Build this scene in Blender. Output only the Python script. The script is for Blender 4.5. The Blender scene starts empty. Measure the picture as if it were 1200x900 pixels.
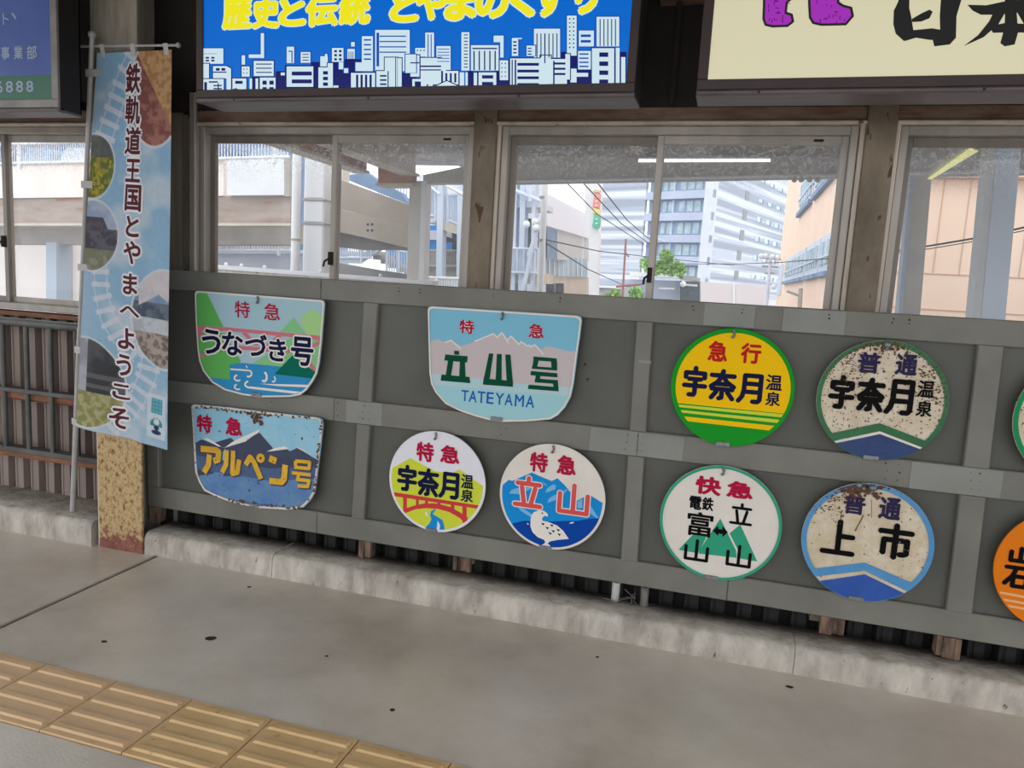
import bpy, bmesh, math, random
from mathutils import Vector, Matrix
random.seed(7)
SC = bpy.context.scene
COL = SC.collection
# ------------------------------------------------------------------ camera
FPX = 873.16
RX, FW, UP = Vector((0.95873, 0.27853, 0.05704)), Vector((-0.26907, 0.95369, -0.13446)), Vector((-0.09185, 0.11356, 0.98928))
CAM = Vector((0.0, -3.0, 1.4062))
cd = bpy.data.cameras.new('camera'); cam = bpy.data.objects.new('camera', cd); COL.objects.link(cam)
cd.sensor_width = 36.0; cd.lens = FPX / 1200 * 36; cd.clip_start = 0.05; cd.clip_end = 600
M = Matrix((RX, UP, -FW)).transposed().to_4x4(); M.translation = CAM
cam.matrix_world = M; SC.camera = cam
# ------------------------------------------------------------------ world and exposure
world = bpy.data.worlds.new('overcast_sky'); SC.world = world; world.use_nodes = True
wn = world.node_tree.nodes; wl = world.node_tree.links
bg = wn['Background']
tc = wn.new('ShaderNodeTexCoord'); sp = wn.new('ShaderNodeSeparateXYZ'); mr = wn.new('ShaderNodeMapRange')
cr = wn.new('ShaderNodeValToRGB')
wl.new(tc.outputs['Generated'], sp.inputs[0]); wl.new(sp.outputs['Z'], mr.inputs['Value'])
mr.inputs['From Min'].default_value = -0.1; mr.inputs['From Max'].default_value = 1.0
wl.new(mr.outputs[0], cr.inputs['Fac']); wl.new(cr.outputs['Color'], bg.inputs['Color'])
cr.color_ramp.elements[0].color = (0.93, 0.965, 1.0, 1); cr.color_ramp.elements[1].color = (1.0, 1.0, 1.0, 1)
bg.inputs['Strength'].default_value = 1.55
SC.view_settings.view_transform = 'Standard'; SC.view_settings.look = 'None'
SC.view_settings.gamma = 1.0; SC.view_settings.use_curve_mapping = False
SC.view_settings.exposure = 0.42

# ------------------------------------------------------------------ helpers
def at(x, y, Y):
    """the point of the vertical plane y = Y seen at pixel (x, y)"""
    d = FW + RX * ((x - 600) / FPX) + UP * ((450 - y) / FPX)
    return CAM + d * ((Y + 3.0) / d.y)
def px(P):
    d = Vector(P) - CAM; k = d.dot(FW)
    return (600 + FPX * d.dot(RX) / k, 450 - FPX * d.dot(UP) / k)
def lin(c):
    return tuple(((v / 255) / 12.92 if v / 255 <= 0.04045 else ((v / 255 + 0.055) / 1.055) ** 2.4) for v in c[:3]) + (1.0,)
MATS = {}
def mat(name, c, c2=None, scale=6.0, rough=0.6, bump=0.0, bscale=None, metal=0.0, stretch=(1, 1, 1), spots=None,
        spot_scale=40, spot_at=0.62, emit=0.0, spec=0.5, lo=0.35, hi=0.65, detail=6, c3=None):
    """procedural principled material: noise mix of two colours, optional rust spots, optional fine relief"""
    if name in MATS: return MATS[name]
    m = bpy.data.materials.new(name); MATS[name] = m; m.use_nodes = True
    n, l = m.node_tree.nodes, m.node_tree.links
    b = n['Principled BSDF']; b.inputs['Roughness'].default_value = rough; b.inputs['Metallic'].default_value = metal
    b.inputs['Specular IOR Level'].default_value = spec
    src = None
    if c2 or bump or spots:
        g = n.new('ShaderNodeNewGeometry'); mp = n.new('ShaderNodeMapping'); mp.inputs['Scale'].default_value = stretch
        l.new(g.outputs['Position'], mp.inputs['Vector'])
    if c2:
        t = n.new('ShaderNodeTexNoise'); t.inputs['Scale'].default_value = scale; t.inputs['Detail'].default_value = detail
        t.inputs['Roughness'].default_value = 0.62
        l.new(mp.outputs[0], t.inputs['Vector'])
        r = n.new('ShaderNodeValToRGB'); r.color_ramp.elements[0].position = lo; r.color_ramp.elements[1].position = hi
        r.color_ramp.elements[0].color = lin(c); r.color_ramp.elements[1].color = lin(c2)
        if c3:
            e = r.color_ramp.elements.new((lo + hi) / 2); e.color = lin(c3)
        l.new(t.outputs['Fac'], r.inputs['Fac']); src = r.outputs['Color']
    if spots:
        t = n.new('ShaderNodeTexNoise'); t.inputs['Scale'].default_value = spot_scale; t.inputs['Detail'].default_value = 4
        l.new(mp.outputs[0], t.inputs['Vector'])
        r = n.new('ShaderNodeValToRGB'); r.color_ramp.elements[0].position = spot_at; r.color_ramp.elements[1].position = spot_at + 0.04
        r.color_ramp.elements[0].color = (0, 0, 0, 1); r.color_ramp.elements[1].color = (1, 1, 1, 1)
        l.new(t.outputs['Fac'], r.inputs['Fac'])
        mx = n.new('ShaderNodeMix'); mx.data_type = 'RGBA'
        l.new(r.outputs['Color'], mx.inputs['Factor'])
        if src: l.new(src, mx.inputs['A'])
        else: mx.inputs['A'].default_value = lin(c)
        mx.inputs['B'].default_value = lin(spots); src = mx.outputs['Result']
    if src: l.new(src, b.inputs['Base Color'])
    else: b.inputs['Base Color'].default_value = lin(c)
    if emit:
        b.inputs['Emission Strength'].default_value = emit
        if src: l.new(src, b.inputs['Emission Color'])
        else: b.inputs['Emission Color'].default_value = lin(c)
    if bump:
        t = n.new('ShaderNodeTexNoise'); t.inputs['Scale'].default_value = bscale or scale * 4; t.inputs['Detail'].default_value = 5
        l.new(mp.outputs[0], t.inputs['Vector'])
        bp = n.new('ShaderNodeBump'); bp.inputs['Strength'].default_value = bump; bp.inputs['Distance'].default_value = 0.01
        l.new(t.outputs['Fac'], bp.inputs['Height']); l.new(bp.outputs[0], b.inputs['Normal'])
    return m
class MB:
    """collects boxes, prisms and tubes; build() links them as ONE mesh object"""
    def __init__(s): s.v = []; s.f = []; s.mi = []; s.m = []; s.smooth = []; s.marks = []
    def _m(s, m):
        if m not in s.m: s.m.append(m)
        return s.m.index(m)
    def add(s, vs, fs, m=None, smooth=False):
        o = len(s.v); s.v += [tuple(v) for v in vs]; s.f += [tuple(i + o for i in f) for f in fs]
        k = s._m(m) if m else 0
        s.mi += [k] * len(fs); s.smooth += [smooth] * len(fs); return s
    def box(s, a, b, m=None):
        (x0, y0, z0), (x1, y1, z1) = a, b
        return s.add([(x0, y0, z0), (x1, y0, z0), (x1, y1, z0), (x0, y1, z0), (x0, y0, z1), (x1, y0, z1), (x1, y1, z1), (x0, y1, z1)],
                     [(0, 3, 2, 1), (4, 5, 6, 7), (0, 1, 5, 4), (1, 2, 6, 5), (2, 3, 7, 6), (3, 0, 4, 7)], m)
    def bbox(s, a, b, c=0.004, m=None):
        """box with chamfered front (-y) edges"""
        (x0, y0, z0), (x1, y1, z1) = a, b
        return s.add([(x0 + c, y0, z0 + c), (x1 - c, y0, z0 + c), (x1 - c, y0, z1 - c), (x0 + c, y0, z1 - c),
                      (x0, y0 + c, z0), (x1, y0 + c, z0), (x1, y0 + c, z1), (x0, y0 + c, z1),
                      (x0, y1, z0), (x1, y1, z0), (x1, y1, z1), (x0, y1, z1)],
                     [(0, 1, 2, 3), (4, 5, 1, 0), (5, 6, 2, 1), (6, 7, 3, 2), (7, 4, 0, 3), (4, 8, 9, 5), (5, 9, 10, 6),
                      (6, 10, 11, 7), (7, 11, 8, 4), (8, 11, 10, 9)], m)
    def prism(s, front, off, m=None):
        """a polygon given by its corners, swept along the vector off"""
        n = len(front); off = Vector(off); fr = [Vector(p) for p in front]
        fs = [tuple(range(n)), tuple(range(2 * n - 1, n - 1, -1))] + [(i, n + i, n + (i + 1) % n, (i + 1) % n) for i in range(n)]
        return s.add(fr + [p + off for p in fr], fs, m)
    def tube(s, pts, r, m=None, n=10, cap=True, r2=None):
        pts = [Vector(p) for p in pts]; o = []; fs = []
        for i, p in enumerate(pts):
            t = (pts[min(i + 1, len(pts) - 1)] - pts[max(i - 1, 0)]).normalized()
            a = t.cross(Vector((0, 0, 1))); a = a if a.length > 0.05 else t.cross(Vector((0, 1, 0))); a.normalize(); b = t.cross(a)
            rr = r if r2 is None else r + (r2 - r) * i / (len(pts) - 1)
            for k in range(n):
                w = 2 * math.pi * k / n; o.append(p + (a * math.cos(w) + b * math.sin(w)) * rr)
        for i in range(len(pts) - 1):
            for k in range(n):
                fs.append((i * n + k, i * n + (k + 1) % n, (i + 1) * n + (k + 1) % n, (i + 1) * n + k))
        s.add(o, fs, m, True)
        if cap: s.add(o[:n], [tuple(range(n))], m); s.add(o[-n:], [tuple(range(n))], m)
        return s
    def ball(s, c, r, m=None, n=10):
        c = Vector(c); o = []; fs = []
        for i in range(n + 1):
            for k in range(n):
                a, b = math.pi * i / n, 2 * math.pi * k / n
                o.append(c + Vector((math.sin(a) * math.cos(b), math.sin(a) * math.sin(b), math.cos(a))) * r)
        for i in range(n):
            for k in range(n): fs.append((i * n + k, (i + 1) * n + k, (i + 1) * n + (k + 1) % n, i * n + (k + 1) % n))
        return s.add(o, fs, m, True)
    def build(s, name, material=None, parent=None, label=None, cat=None, group=None, kind=None):
        if getattr(s, 'marks', None):            # lettering: every character becomes a part of its own
            cuts = sorted(set([0] + s.marks + [len(s.f)])); o = None
            for a, e in zip(cuts[:-1], cuts[1:]):
                if a == e: continue
                c = MB(); used = {}
                for f, k in zip(s.f[a:e], s.mi[a:e]):
                    c.add([s.v[i] for i in f], [tuple(range(len(f)))], s.m[k])
                o = c.build(name, material, parent, label, cat, group, kind)
            return o
        me = bpy.data.meshes.new(name); me.from_pydata(s.v, [], s.f)
        ms = s.m or [material]
        for m in ms: me.materials.append(m)
        if s.m: me.polygons.foreach_set('material_index', s.mi)
        me.polygons.foreach_set('use_smooth', s.smooth)
        me.update(); o = bpy.data.objects.new(name, me); COL.objects.link(o)
        if parent is not None:
            o.parent = parent
            l = parent.location
            par = parent
            off = Vector((0, 0, 0))
            while par is not None: off += par.location; par = par.parent
            if off.length: me.transform(Matrix.Translation(-off))
        return tag(o, label, cat, group, kind)
def tag(o, label=None, cat=None, group=None, kind=None):
    for k, v in (('label', label), ('category', cat), ('group', group), ('kind', kind)):
        if v: o[k] = v
    return o
def thing(name, label, cat, loc=(0, 0, 0), group=None, kind=None):
    o = bpy.data.objects.new(name, None); COL.objects.link(o); o.location = loc; o.empty_display_size = 0.1
    return tag(o, label, cat, group, kind)
def dup(o, off, label=None, parent=None):
    c = o.copy(); COL.objects.link(c); c.parent = parent
    if parent is None: c.location = o.location + Vector(off)
    if label: c['label'] = label
    for ch in list(o.children):
        if ch.name in COL.objects: dup(ch, (0, 0, 0), None, c)
    return c
# ------------------------------------------------------------------ materials of the setting
CONC = mat('platform_concrete', (176, 164, 150), (226, 217, 208), 1.1, rough=0.27, bump=0.10, bscale=120, c3=(206, 196, 184), lo=0.3, hi=0.7, detail=9, spec=0.6)
KERB = mat('kerb_concrete', (152, 144, 135), (202, 194, 184), 12, rough=0.8, bump=0.6, bscale=45, stretch=(1, 1, 0.4), spots=(62, 56, 50), spot_scale=46, spot_at=0.69, detail=8)
JOINT = mat('joint_filler', (30, 26, 28), (52, 46, 46), 20, rough=0.9)
PAINTW = mat('old_cream_paint', (178, 166, 152), (212, 200, 186), 7, rough=0.6, bump=0.15, stretch=(1, 1, 0.2), spots=(110, 74, 52), spot_scale=26, spot_at=0.69)
RUSTY = mat('rusty_brown_paint', (104, 92, 78), (140, 126, 108), 6, rough=0.75, bump=0.3, stretch=(1, 1, 0.45), spots=(84, 58, 40), spot_scale=24, spot_at=0.63)
LINTEL = mat('rusty_lintel_paint', (138, 120, 104), (108, 74, 56), 9, rough=0.8, bump=0.3, stretch=(0.5, 1, 2))
ALU = mat('aged_aluminium', (158, 150, 142), (178, 170, 162), 9, rough=0.45, metal=0.25, stretch=(1, 1, 0.2))
ALUD = mat('aged_aluminium_dark', (124, 116, 108), (142, 134, 126), 9, rough=0.5, metal=0.2, stretch=(1, 1, 0.2))
DARKW = mat('dark_brown_upper_wall', (30, 25, 24), (44, 37, 34), 5, rough=0.85)  # near-black brown, also on backing sheets and latches
COLM = mat('weathered_column_paint', (128, 122, 112), (160, 150, 136), 8, rough=0.7, bump=0.3, stretch=(3, 3, 0.35), spots=(92, 70, 52), spot_scale=30, spot_at=0.66)
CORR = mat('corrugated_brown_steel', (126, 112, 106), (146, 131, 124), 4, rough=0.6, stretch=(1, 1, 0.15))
CORRD = mat('shade_dark_corrugated_steel', (26, 24, 24), (34, 31, 30), 4, rough=0.8)  # near-black sheet copy, shade painted in for recesses and the gap under the board
RAILG = mat('grey_green_rail_paint', (66, 68, 66), (90, 90, 87), 8, rough=0.45, spots=(96, 66, 48), spot_scale=30, spot_at=0.72)
RUSTRAIL = mat('rust_brown_rail', (146, 98, 70), (112, 74, 56), 14, rough=0.75, bump=0.3, stretch=(0.6, 1, 2))
YTILE = mat('ochre_tactile_tile', (208, 172, 122), (224, 190, 140), 4, rough=0.55, bump=0.12, bscale=80, c3=(216, 180, 130), spots=(190, 154, 108), spot_scale=22, spot_at=0.66)
YTILEP = mat('pinkish_tactile_tile', (210, 174, 132), (222, 186, 146), 4, rough=0.5, bump=0.12, bscale=80)
# column paint turns to bare rust near its foot
def column_material():
    m = bpy.data.materials.new('column_rusting_at_foot'); m.use_nodes = True; n, l = m.node_tree.nodes, m.node_tree.links
    b = n['Principled BSDF']; b.inputs['Roughness'].default_value = 0.8
    g = n.new('ShaderNodeNewGeometry'); s = n.new('ShaderNodeSeparateXYZ'); l.new(g.outputs['Position'], s.inputs[0])
    def noise(sc, st):
        mp = n.new('ShaderNodeMapping'); mp.inputs['Scale'].default_value = st; l.new(g.outputs['Position'], mp.inputs['Vector'])
        t = n.new('ShaderNodeTexNoise'); t.inputs['Scale'].default_value = sc; t.inputs['Detail'].default_value = 8
        t.inputs['Roughness'].default_value = 0.7; l.new(mp.outputs[0], t.inputs['Vector']); return t.outputs['Fac']
    def ramp(src, stops):
        r = n.new('ShaderNodeValToRGB'); e = r.color_ramp.elements
        while len(e) < len(stops): e.new(0.5)
        for k, (p, c) in enumerate(stops): e[k].position = p; e[k].color = c
        l.new(src, r.inputs['Fac']); return r.outputs['Color']
    def mix(f, a, c):
        x = n.new('ShaderNodeMix'); x.data_type = 'RGBA'; l.new(f, x.inputs['Factor']); l.new(a, x.inputs['A']); l.new(c, x.inputs['B']); return x.outputs['Result']
    def math_(op, a, c):
        x = n.new('ShaderNodeMath'); x.operation = op
        for i, q in enumerate((a, c)):
            if isinstance(q, float): x.inputs[i].default_value = q
            else: l.new(q, x.inputs[i])
        return x.outputs[0]
    paint = ramp(noise(7, (3, 3, 0.4)), [(0.35, lin((140, 130, 118))), (0.65, lin((172, 162, 146)))])
    rust = ramp(noise(48, (1, 1, 0.7)), [(0.36, lin((96, 66, 44))), (0.45, lin((168, 134, 90))), (0.56, lin((198, 174, 130))), (0.66, lin((146, 108, 68)))])
    red = ramp(noise(30, (1, 1, 1)), [(0.4, lin((120, 66, 58))), (0.62, lin((146, 96, 84)))])
    z = s.outputs['Z']
    f1 = ramp(math_('ADD', math_('MULTIPLY', z, 1.0), math_('MULTIPLY', noise(9, (1, 1, 1)), 0.5)), [(0.80, (1, 1, 1, 1)), (1.0, (0, 0, 0, 1))])
    f2 = ramp(math_('ADD', math_('MULTIPLY', z, 1.6), math_('MULTIPLY', noise(22, (1, 1, 1)), 0.8)), [(0.50, (1, 1, 1, 1)), (0.56, (0, 0, 0, 1))])
    l.new(mix(f2, mix(f1, paint, rust), red), b.inputs['Base Color'])
    bp = n.new('ShaderNodeBump'); bp.inputs['Strength'].default_value = 0.5; bp.inputs['Distance'].default_value = 0.01
    l.new(noise(60, (1, 1, 1)), bp.inputs['Height']); l.new(bp.outputs[0], b.inputs['Normal'])
    return m
COLRUST = column_material()
# glass: clear pane with a film of dirt, plus painted reflections and haze along the top
def glass_material():
    m = bpy.data.materials.new('dusty_hazed_glass'); m.use_nodes = True; n, l = m.node_tree.nodes, m.node_tree.links
    for x in list(n): n.remove(x)
    out = n.new('ShaderNodeOutputMaterial'); tr = n.new('ShaderNodeBsdfTransparent'); gl = n.new('ShaderNodeBsdfGlossy'); df = n.new('ShaderNodeBsdfDiffuse')
    gl.inputs['Roughness'].default_value = 0.02; df.inputs['Color'].default_value = (0.75, 0.76, 0.78, 1)
    tr.inputs['Color'].default_value = (0.97, 0.98, 0.98, 1)
    fr = n.new('ShaderNodeFresnel'); fr.inputs['IOR'].default_value = 1.35
    g = n.new('ShaderNodeNewGeometry'); s = n.new('ShaderNodeSeparateXYZ'); l.new(g.outputs['Position'], s.inputs[0])
    mr = n.new('ShaderNodeMapRange'); mr.inputs['From Min'].default_value = 1.80; mr.inputs['From Max'].default_value = 2.0
    mr.inputs['To Min'].default_value = 0.0; mr.inputs['To Max'].default_value = 0.46; l.new(s.outputs['Z'], mr.inputs['Value'])
    t = n.new('ShaderNodeTexNoise'); t.inputs['Scale'].default_value = 34; t.inputs['Detail'].default_value = 8; t.inputs['Distortion'].default_value = 2.4
    l.new(g.outputs['Position'], t.inputs['Vector'])
    r = n.new('ShaderNodeValToRGB'); r.color_ramp.elements[0].position = 0.46; r.color_ramp.elements[1].position = 0.62; l.new(t.outputs['Fac'], r.inputs['Fac'])
    mu = n.new('ShaderNodeMath'); mu.operation = 'MULTIPLY'; l.new(mr.outputs[0], mu.inputs[0]); l.new(r.outputs['Color'], mu.inputs[1])
    ad = n.new('ShaderNodeMath'); ad.operation = 'ADD'; l.new(mu.outputs[0], ad.inputs[0]); ad.inputs[1].default_value = 0.075
    tl = n.new('ShaderNodeBsdfTranslucent'); tl.inputs['Color'].default_value = (0.85, 0.87, 0.9, 1); mt = n.new('ShaderNodeMixShader'); mt.inputs[0].default_value = 0.6; l.new(df.outputs[0], mt.inputs[1]); l.new(tl.outputs[0], mt.inputs[2])
    m1 = n.new('ShaderNodeMixShader'); l.new(ad.outputs[0], m1.inputs[0]); l.new(tr.outputs[0], m1.inputs[1]); l.new(mt.outputs[0], m1.inputs[2])
    m2 = n.new('ShaderNodeMixShader'); l.new(fr.outputs[0], m2.inputs[0]); l.new(m1.outputs[0], m2.inputs[1]); l.new(gl.outputs[0], m2.inputs[2])
    l.new(m2.outputs[0], out.inputs['Surface']); return m
GLASS = glass_material()

# ------------------------------------------------------------------ floor: slabs, joint, tactile tiles
XJ = -2.545
TY0, TY1 = -1.391, -1.091
fl = thing('floor', None, None, kind='structure')
MB().box((-6, -1.088, -0.12), (XJ - 0.014, 0.45, 0.0)).build('slab', CONC, fl)
MB().box((XJ + 0.014, -1.088, -0.12), (4.5, 0.05, 0.0)).build('slab', CONC, fl)
MB().box((-6, -4.2, -0.12), (XJ - 0.014, TY0 - 0.003, 0.0)).build('slab', CONC, fl)
MB().box((XJ + 0.014, -4.2, -0.12), (4.5, TY0 - 0.003, 0.0)).build('slab', CONC, fl)
MB().box((XJ - 0.014, -4.2, -0.12), (XJ + 0.014, 0.45, -0.012)).build('expansion_joint', JOINT, fl)
MB().box((-6, TY0 - 0.003, -0.12), (4.5, -1.088, -0.006)).build('tile_bed', JOINT, fl)
def tile_mesh(seed):
    rnd = random.Random(seed); b = MB(); g = 0.0018
    b.bbox((0, 0, 0), (0.3, 0.3, 0.01))
    b = MB(); x0, x1, y0, y1, c = g, 0.3 - g, g, 0.3 - g, 0.002
    b.add([(x0, y0, -0.01), (x1, y0, -0.01), (x1, y1, -0.01), (x0, y1, -0.01), (x0, y0, 0.003), (x1, y0, 0.003), (x1, y1, 0.003), (x0, y1, 0.003),
           (x0 + c, y0 + c, 0.005), (x1 - c, y0 + c, 0.005), (x1 - c, y1 - c, 0.005), (x0 + c, y1 - c, 0.005)],
          [(0, 1, 5, 4), (1, 2, 6, 5), (2, 3, 7, 6), (3, 0, 4, 7), (4, 5, 9, 8), (5, 6, 10, 9), (6, 7, 11, 10), (7, 4, 8, 11), (8, 9, 10, 11)])
    for k in range(4):
        yc = 0.0375 + 0.075 * k; a, e = 0.014, 0.286; h = 0.0105; w = 0.015; t = 0.0095
        b.add([(a, yc - w, 0.005), (e, yc - w, 0.005), (e, yc + w, 0.005), (a, yc + w, 0.005),
               (a + 0.006, yc - t, h), (e - 0.006, yc - t, h), (e - 0.006, yc + t, h), (a + 0.006, yc + t, h)],
              [(0, 1, 5, 4), (1, 2, 6, 5), (2, 3, 7, 6), (3, 0, 4, 7), (4, 5, 6, 7)])
    return b
tp = tile_mesh(0).build('tactile_tile', YTILE, fl)
tp.location = (-2.1567 + 0.6, TY0, 0)
tq = tile_mesh(0).build('tactile_tile', YTILEP, fl); tq.location = (-2.1567 - 0.3, TY0, 0)
for k in range(-12, 22):
    if k in (2, -1): continue
    t = (tq if k < 2 else tp).copy(); COL.objects.link(t); t.location = (-2.1567 + 0.3 * k, TY0, random.uniform(-0.001, 0.001))
for (x_, y_, rx_, ry_) in ((247, 748, 6, 2.4), (122, 752, 3.5, 1.2), (460, 832, 3, 1.6), (383, 769, 2, 1), (292, 688, 2.6, 1), (925, 805, 4, 1.5), (700, 770, 2.5, 1)):
    d_ = FW + RX * ((x_ - 600) / FPX) + UP * ((450 - y_) / FPX); P_ = CAM - d_ * (CAM.z / d_.z); k_ = (P_ - CAM).length / FPX; rn_ = random.Random(x_)
    MB().add([(P_.x + k_ * rx_ * math.cos(a_ * .7) * rn_.uniform(.8, 1.15), P_.y + k_ * ry_ * 2 * math.sin(a_ * .7) * rn_.uniform(.8, 1.15), 0.0006) for a_ in range(9)], [tuple(range(9))]).build('gum_spot', JOINT, fl)
# ------------------------------------------------------------------ kerb
def kerb(x0, x1, y0, parent, seed, h=0.108, dep=0.19):
    rnd = random.Random(seed); prof = [(0, 0), (0.003, h - 0.028), (0.010, h - 0.010), (0.026, h - 0.001), (0.09, h), (dep, h), (dep, 0.0)]
    n = max(2, int((x1 - x0) / 0.03)); vs = []; fs = []
    for i in range(n + 1):
        x = x0 + (x1 - x0) * i / n
        for j, (dy, z) in enumerate(prof):
            w = 0.0 if j in (0, len(prof) - 1, len(prof) - 2) else rnd.uniform(-0.0022, 0.0022)
            vs.append((x, y0 + dy + w, z + (w if j > 1 else 0)))
    m = len(prof)
    for i in range(n):
        for j in range(m - 1): fs.append((i * m + j, (i + 1) * m + j, (i + 1) * m + j + 1, i * m + j + 1))
    b = MB().add(vs, fs, None, True)
    for e in (0, n): b.add([vs[e * m + j] for j in range(m)] , [tuple(range(m))])
    return b.build('kerb_stone', KERB, parent)
kb = thing('kerb', None, None, kind='structure')
kerb(-2.612, -1.905, -0.137, kb, 1); kerb(-1.902, 0.36, -0.137, kb, 2); kerb(0.362, 4.0, -0.137, kb, 3)
kerb(-6.0, -2.905, -0.165, kb, 4, 0.128, 0.60)
# ------------------------------------------------------------------ H steel column
co = thing('steel_column', None, None, kind='structure')
CXL, CXR, CYF, CYB = -2.872, -2.617, -0.146, 0.154
MB().box((CXL, CYF, 0), (CXR, CYF + 0.012, 3.05)).build('front_flange', COLRUST, co)
MB().box((CXL, CYB - 0.012, 0), (CXR, CYB, 3.05)).build('rear_flange', COLM, co)
MB().box((-2.75, CYF + 0.012, 0), (-2.741, CYB - 0.012, 3.05)).build('web', COLM, co)
MB().box((CXL - 0.006, CYF + 0.001, 0.0), (CXL, CYF + 0.011, 1.6)).build('pale_edge_strip', PAINTW, co)
MB().box((-2.93, CYB, 0), (-2.60, 0.20, 3.05)).build('backing_plate', DARKW, co)
# ------------------------------------------------------------------ back wall: corrugated sheets below the sills
bw = thing('wall_back', None, None, kind='structure')
def corrugated(x0, x1, z0, z1, y, name, m, parent):
    p = 0.107; b = MB(); vs = []; n0 = math.floor(x0 / p); xs = []
    k = n0
    while k * p < x1:
        for dx, dy in ((0, 0.06), (0.036, 0.06), (0.042, 0.0), (0.052, 0.0), (0.0545, 0.005), (0.061, 0.005), (0.0635, 0.0), (0.099, 0.0)):
            x = k * p + dx
            if x0 <= x <= x1: xs.append((x, y + dy))
        k += 1
    for x, yy in xs: vs += [(x, yy, z0), (x, yy, z1)]
    b.add(vs, [(2 * i, 2 * i + 2, 2 * i + 3, 2 * i + 1) for i in range(len(xs) - 1)])
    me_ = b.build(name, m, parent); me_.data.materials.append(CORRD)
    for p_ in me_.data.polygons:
        if all(me_.data.vertices[v_].co.y > y + 0.055 for v_ in p_.vertices): p_.material_index = 1  # recess faces coloured dark as painted shade
    return me_
for i in range(9):
    x0 = -6.0 + i * 1.0
    corrugated(x0, x0 + 1.03, 0.0 if x0 < -3 else -0.28, 1.10, 0.115 + 0.002 * (i % 2), 'corrugated_sheet', CORR if x0 < -3 else CORRD, bw)  # sheets behind the board get the copy with shade in its colour
MB().box((-2.6, 0.05, -0.32), (4.5, 0.24, -0.28)).build('dark_pit_base', CORRD, bw)  # base of the pit behind the kerb, coloured dark for its shade
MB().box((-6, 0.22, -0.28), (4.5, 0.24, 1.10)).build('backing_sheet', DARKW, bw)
MB().box((-6, 0.10, 2.128), (4.2, 0.16, 3.1)).build('upper_wall', DARKW, bw)
# brown ledge between sheet and window sill of the left bay
MB().box((-6, 0.07, 1.085), (-2.93, 0.13, 1.106)).build('ledge', RUSTRAIL, bw)
MB().box((-6, 0.06, 1.040), (-2.93, 0.13, 1.060)).build('ledge', RUSTRAIL, bw)
MB().box((-2.59, 0.07, 1.085), (4.2, 0.13, 1.106)).build('ledge', RUSTRAIL, bw)
# posts between the window bays
POSTS = ((-1.103, -1.003), (0.428, 0.53), (1.96, 2.06))
for x0, x1 in POSTS:
    p = thing('post', None, None, kind='structure')
    MB().bbox((x0, 0.085, 0.13), (x1, 0.20, 2.145), 0.004).build('post_face', RUSTY, p)
    MB().bbox((x1, 0.10, 1.10), (x1 + 0.016, 0.20, 2.065), 0.003).build('post_edge', PAINTW, p)
    if x0 > 0: MB().bbox((x0 - 0.018, 0.10, 1.10), (x0, 0.20, 2.065), 0.003).build('post_edge', PAINTW, p)
# trims beside the column
t1 = thing('trim_1', None, None, kind='structure')
MB().bbox((-2.600, 0.12, 1.1), (-2.545, 0.20, 2.115), 0.003).build('jamb_board', RUSTY, t1)
MB().bbox((-2.545, 0.105, 1.1), (-2.536, 0.20, 2.115), 0.002).build('rusty_edge', RUSTRAIL, t1)
MB().bbox((-2.534, 0.085, 1.1), (-2.500, 0.20, 2.21), 0.004).build('cable_duct', ALU, t1)
# lintels: rust-stained band and pale lip over each bay
BAYS = [(-6.0, -2.93), (-2.497, -1.103), (-1.003, 0.428), (0.53, 1.96), (2.06, 4.2)]
for i, (x0, x1) in enumerate(BAYS):
    t = thing('trim_%d' % (i + 2), None, None, kind='structure')
    MB().bbox((x0, 0.10, 2.074), (x1, 0.20, 2.128), 0.003).build('lintel_band', LINTEL, t)
    MB().bbox((x0, 0.085, 2.060), (x1, 0.20, 2.0735), 0.004).build('lintel_lip', PAINTW, t)
# windows: frame, two sliding sashes with stiles, rails and panes
def window(n, x0, x1, mx, flip=False, sillz=1.115, jamb=0.028):
    w = thing('window_%d' % n, None, None, kind='structure')
    f = MB()
    f.bbox((x0, 0.115, sillz), (x0 + jamb, 0.20, 2.059), 0.003); f.bbox((x1 - jamb, 0.115, sillz), (x1, 0.20, 2.059), 0.003)
    f.bbox((x0 + jamb, 0.12, 2.026), (x1 - jamb, 0.20, 2.059), 0.003); f.bbox((x0 + jamb, 0.10, sillz), (x1 - jamb, 0.20, sillz + 0.034), 0.003)
    f.build('window_frame', ALU if n != 1 else ALU, w)
    a, b = x0 + jamb, x1 - jamb
    for k, (s0, s1) in enumerate(((a, mx + 0.028), (mx, b))):
        y = 0.150 if (k == 1) != flip else 0.172
        s = MB(); st = 0.026; zb, zt = sillz + 0.034, 2.026
        s.bbox((s0, y - 0.011, zb), (s0 + st, y + 0.010, zt), 0.002); s.bbox((s1 - st, y - 0.011, zb), (s1, y + 0.010, zt), 0.002)
        s.bbox((s0 + st, y - 0.011, zt - 0.034), (s1 - st, y + 0.010, zt), 0.002); s.bbox((s0 + st, y - 0.011, zb), (s1 - st, y + 0.010, zb + 0.03), 0.002)
        so = s.build('sash', ALUD if k == 0 else ALU, w)
        MB().add([(s0 + st, y, zb + 0.03), (s1 - st, y, zb + 0.03), (s1 - st, y, zt - 0.034), (s0 + st, y, zt - 0.034)], [(0, 1, 2, 3)]).build('glass_pane', GLASS, so)
        if k == 1:
            MB().bbox((s1 - st - 0.10, y - 0.014, zt - 0.022), (s1 - st - 0.065, y - 0.010, zt - 0.013), 0.001).build('sash_tab', DARKW, so)
    MB().bbox((mx + 0.002, 0.118, 1.44), (mx + 0.02, 0.14, 1.50), 0.003).tube([(mx + 0.011, 0.118, 1.47), (mx - 0.006, 0.105, 1.455), (mx - 0.008, 0.10, 1.43)], 0.005).build('crescent_latch', DARKW, w)
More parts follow.
